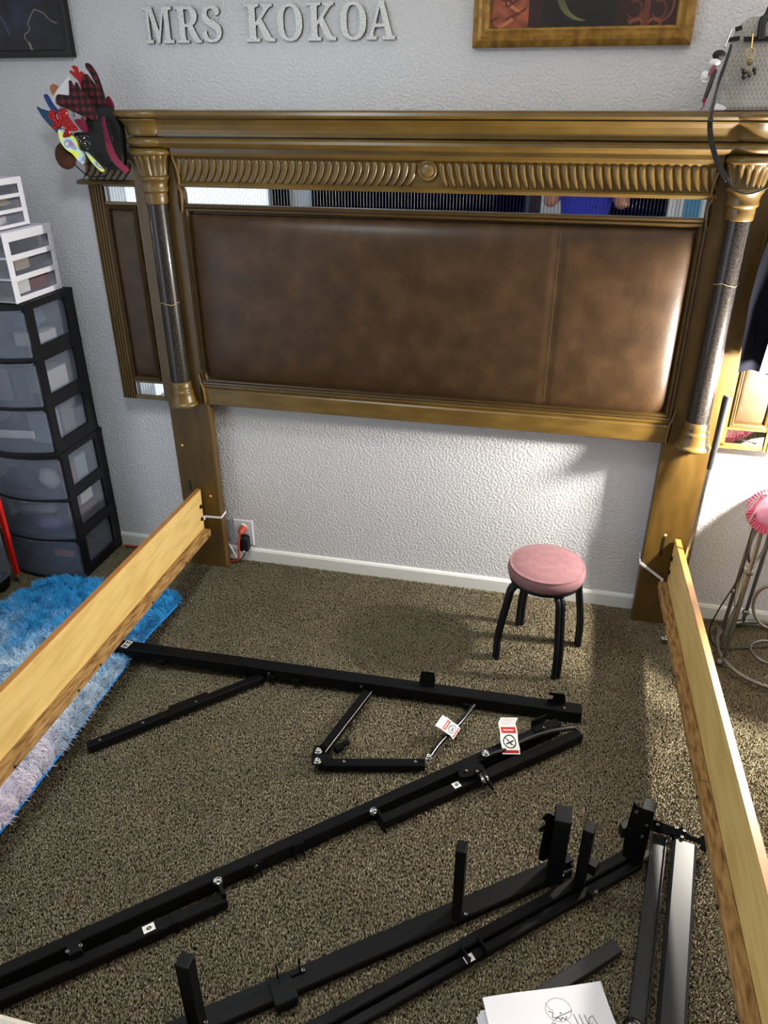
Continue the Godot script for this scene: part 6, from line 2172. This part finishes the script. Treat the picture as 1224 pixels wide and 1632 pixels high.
# ---------------------------------------------------------------- the photographer, seen only in the mirror strip
func caps_mesh(st: SurfaceTool, bones: Array, cell: float, k: float) -> void:
	# bones: [a, b, ra, rb]; a smooth union of tapered capsules, meshed as surface nets
	var lo := Vector3(1e9, 1e9, 1e9)
	var hi := -lo
	for b in bones:
		var r: float = maxf(b[2], b[3]) + 2.5 * cell
		lo = lo.min(b[0].min(b[1]) - Vector3.ONE * r)
		hi = hi.max(b[0].max(b[1]) + Vector3.ONE * r)
	var n := Vector3i(((hi - lo) / cell).ceil()) + Vector3i.ONE
	var val := PackedFloat32Array()
	val.resize(n.x * n.y * n.z)
	val.fill(1.0)
	for b in bones:
		var a: Vector3 = b[0]
		var ab: Vector3 = b[1] - a
		var l2 := maxf(ab.length_squared(), 1e-9)
		var r: float = maxf(b[2], b[3]) + k + 2.0 * cell
		var i0 := Vector3i(((b[0].min(b[1]) - Vector3.ONE * r - lo) / cell).floor()).max(Vector3i.ZERO)
		var i1 := Vector3i(((b[0].max(b[1]) + Vector3.ONE * r - lo) / cell).ceil()).min(n - Vector3i.ONE)
		for z in range(i0.z, i1.z + 1):
			for y in range(i0.y, i1.y + 1):
				for x in range(i0.x, i1.x + 1):
					var p := lo + Vector3(x, y, z) * cell
					var t := clampf((p - a).dot(ab) / l2, 0, 1)
					var d: float = (p - a - ab * t).length() - lerpf(b[2], b[3], t)
					var id := x + n.x * (y + n.y * z)
					var o := val[id]
					var h := maxf(k - absf(o - d), 0.0) / k
					val[id] = minf(o, d) - h * h * k * 0.25
	var vert := {}
	var step := [1, n.x, n.x * n.y]
	for z in n.z - 1:
		for y in n.y - 1:
			for x in n.x - 1:
				var id := x + n.x * (y + n.y * z)
				var s := 0
				var acc := Vector3.ZERO
				var cnt := 0
				for c in 8:
					if val[id + (c & 1) * step[0] + ((c >> 1) & 1) * step[1] + ((c >> 2) & 1) * step[2]] < 0.0:
						s |= 1 << c
				if s == 0 or s == 255:
					continue
				for c in 8:
					for ax in 3:
						if c & (1 << ax):
							continue
						var c2 := c | (1 << ax)
						if ((s >> c) & 1) == ((s >> c2) & 1):
							continue
						var v0: float = val[id + (c & 1) * step[0] + ((c >> 1) & 1) * step[1] + ((c >> 2) & 1) * step[2]]
						var v1: float = val[id + (c2 & 1) * step[0] + ((c2 >> 1) & 1) * step[1] + ((c2 >> 2) & 1) * step[2]]
						var q := Vector3(c & 1, (c >> 1) & 1, (c >> 2) & 1)
						q[ax] += v0 / (v0 - v1)
						acc += q
						cnt += 1
				vert[id] = lo + (Vector3(x, y, z) + acc / cnt) * cell
	st.set_smooth_group(0)
	for id in vert:
		for ax in 3:
			var i2: int = id + step[ax]
			if i2 >= val.size():
				continue
			if (val[id] < 0.0) == (val[i2] < 0.0):
				continue
			var u: int = step[(ax + 1) % 3]
			var w: int = step[(ax + 2) % 3]
			if vert.has(id - u) and vert.has(id - w) and vert.has(id - u - w):
				var out := Vector3.ZERO
				out[ax] = 1.0 if val[id] < 0.0 else -1.0
				quad(st, vert[id], vert[id - u], vert[id - u - w], vert[id - w], out)

func person() -> void:
	var t := thing("person", "person in a blue top holding up a phone, seen only in the mirror strip", "person", Vector3(0.56, 0, 3.18))
	var o := Vector3(0.56, 0, 3.18) # faces the headboard
	var V := func(x: float, y: float, z: float) -> Vector3: return o + Vector3(x, y, z)
	# body: legs, trunk, neck, arms raised to the phone
	var torso := [
		[V.call(-0.075, 0.93, 0.0), V.call(0.075, 0.93, 0.0), 0.105, 0.105],
		[V.call(0, 0.95, 0.0), V.call(0, 1.16, 0.0), 0.11, 0.105],
		[V.call(-0.06, 1.15, 0.0), V.call(-0.09, 1.36, 0.0), 0.085, 0.085],
		[V.call(0.06, 1.15, 0.0), V.call(0.09, 1.36, 0.0), 0.085, 0.085],
		[V.call(-0.145, 1.42, 0.0), V.call(0.145, 1.42, 0.0), 0.062, 0.062],
		[V.call(0, 1.42, 0.0), V.call(0, 1.55, -0.02), 0.058, 0.052]]
	var arms := []
	for s in [-1.0, 1.0]:
		arms.append([V.call(s * 0.18, 1.41, 0.0), V.call(s * 0.235, 1.30, -0.20), 0.052, 0.042])
		arms.append([V.call(s * 0.235, 1.30, -0.20), V.call(s * 0.075, 1.72, -0.25), 0.041, 0.027])
	var legs := []
	for s in [-1.0, 1.0]:
		legs.append([V.call(s * 0.09, 0.90, 0.0), V.call(s * 0.10, 0.49, -0.01), 0.092, 0.062])
		legs.append([V.call(s * 0.10, 0.49, -0.01), V.call(s * 0.105, 0.09, 0.02), 0.060, 0.040])
		legs.append([V.call(s * 0.105, 0.035, 0.04), V.call(s * 0.125, 0.030, -0.16), 0.036, 0.028])
	var st := S(true)
	caps_mesh(st, torso + arms + legs, 0.018, 0.04)
	# head: skull, jaw, nose, brow, lips, ears
	var hc := Vector3(0, 1.665, -0.03)
	var head := [
		[V.call(0, 1.70, -0.01), V.call(0, 1.71, -0.045), 0.088, 0.080],
		[V.call(0, 1.62, -0.055), V.call(0, 1.585, -0.075), 0.062, 0.040],
		[V.call(0, 1.55, -0.01), V.call(0, 1.62, -0.02), 0.050, 0.055],
		[V.call(0, 1.675, -0.122), V.call(0, 1.645, -0.137), 0.008, 0.013],
		[V.call(-0.018, 1.608, -0.112), V.call(0.018, 1.608, -0.112), 0.009, 0.009],
		[V.call(-0.040, 1.695, -0.112), V.call(0.040, 1.695, -0.112), 0.010, 0.010]]
	for s in [-1.0, 1.0]:
		head.append([V.call(s * 0.085, 1.68, -0.02), V.call(s * 0.082, 1.635, -0.025), 0.013, 0.009])
		head.append([V.call(s * 0.045, 1.635, -0.095), V.call(s * 0.035, 1.63, -0.10), 0.018, 0.016])
	caps_mesh(st, head, 0.007, 0.018)
	# hands: palm, four unequal bent fingers, a thumb from the side of the palm
	for s in [-1.0, 1.0]:
		var w: Vector3 = V.call(s * 0.075, 1.72, -0.25)
		var H := func(x: float, y: float, z: float) -> Vector3: return w + Vector3(s * x, y, z)
		var hand := [[H.call(0, 0, 0), H.call(-0.004, 0.03, -0.01), 0.025, 0.024], [H.call(-0.014, 0.075, -0.020), H.call(0.018, 0.070, -0.020), 0.017, 0.016], [H.call(-0.006, 0.02, -0.006), H.call(0.0, 0.075, -0.02), 0.024, 0.020]]
		for f in 4:
			var fx := 0.026 - f * 0.0175
			var ln: float = [0.72, 0.92, 1.0, 0.90][f]
			var k0: Vector3 = H.call(fx, 0.085, -0.022)
			var k1 := k0 + Vector3(-s * 0.012, 0.030, -0.022) * ln
			var k2 := k1 + Vector3(-s * 0.014, 0.006, -0.024) * ln
			hand.append([H.call(fx * 0.8, 0.05, -0.015), k0, 0.010, 0.0098])
			hand.append([k0, k1, 0.0095, 0.0088])
			hand.append([k1, k2, 0.0088, 0.0078])
			hand.append([k2, k2 + Vector3(-s * 0.012, -0.006, -0.010) * ln, 0.0078, 0.0068])
		var th: Vector3 = H.call(-0.022, 0.025, -0.012)
		hand.append([th, th + Vector3(-s * 0.020, 0.022, -0.012), 0.014, 0.011])
		hand.append([th + Vector3(-s * 0.020, 0.022, -0.012), th + Vector3(-s * 0.030, 0.048, -0.020), 0.0105, 0.008])
		caps_mesh(st, hand, 0.0045, 0.006)
	part("body", st, M.skin, t)
	# clothes a little outside the body
	st = S(true)
	var top := []
	for b in torso.slice(0, 5): top.append([b[0], b[1], b[2] + 0.012, b[3] + 0.012])
	for s in [-1.0, 1.0]:
		top.append([V.call(s * 0.17, 1.415, 0.0), V.call(s * 0.222, 1.33, -0.15), 0.064, 0.062])
	top.append([V.call(-0.07, 0.90, 0.0), V.call(0.07, 0.90, 0.0), 0.125, 0.125])
	caps_mesh(st, top, 0.018, 0.04)
	part("top", st, M.blue_top, t)
	st = S(true)
	var tr := []
	for k in [0, 1, 3, 4]: tr.append([legs[k][0], legs[k][1], legs[k][2] + 0.012, legs[k][3] + 0.014])
	caps_mesh(st, tr, 0.018, 0.03)
	part("trousers", st, M.dark_trousers, t)
	st = S(true)
	caps_mesh(st, [[V.call(0, 1.715, 0.0), V.call(0, 1.735, -0.03), 0.094, 0.085], [V.call(0, 1.66, 0.045), V.call(0, 1.45, 0.085), 0.075, 0.05], [V.call(-0.075, 1.70, -0.01), V.call(-0.075, 1.50, 0.03), 0.03, 0.025], [V.call(0.075, 1.70, -0.01), V.call(0.075, 1.50, 0.03), 0.03, 0.025]], 0.012, 0.03)
	part("hair", st, M.hair, t)
	for s in [-1.0, 1.0]:
		st = S(true)
		ball(st, V.call(s * 0.031, 1.668, -0.109), Vector3(0.012, 0.0075, 0.010), 8)
		part("eye", st, M.white_paper, t)
	var ph := thing("phone", "black phone held up in both hands by the person in the blue top", "phone", Vector3(0.50, 1.80, 2.86))
	st = S()
	cbox(st, Vector3(0.152, 0.074, 0.009), Transform3D(Basis(Vector3.RIGHT, -0.45), Vector3(0.555, 1.825, 2.885)), 0.004)
	part("case", st, M.black_plastic, ph)
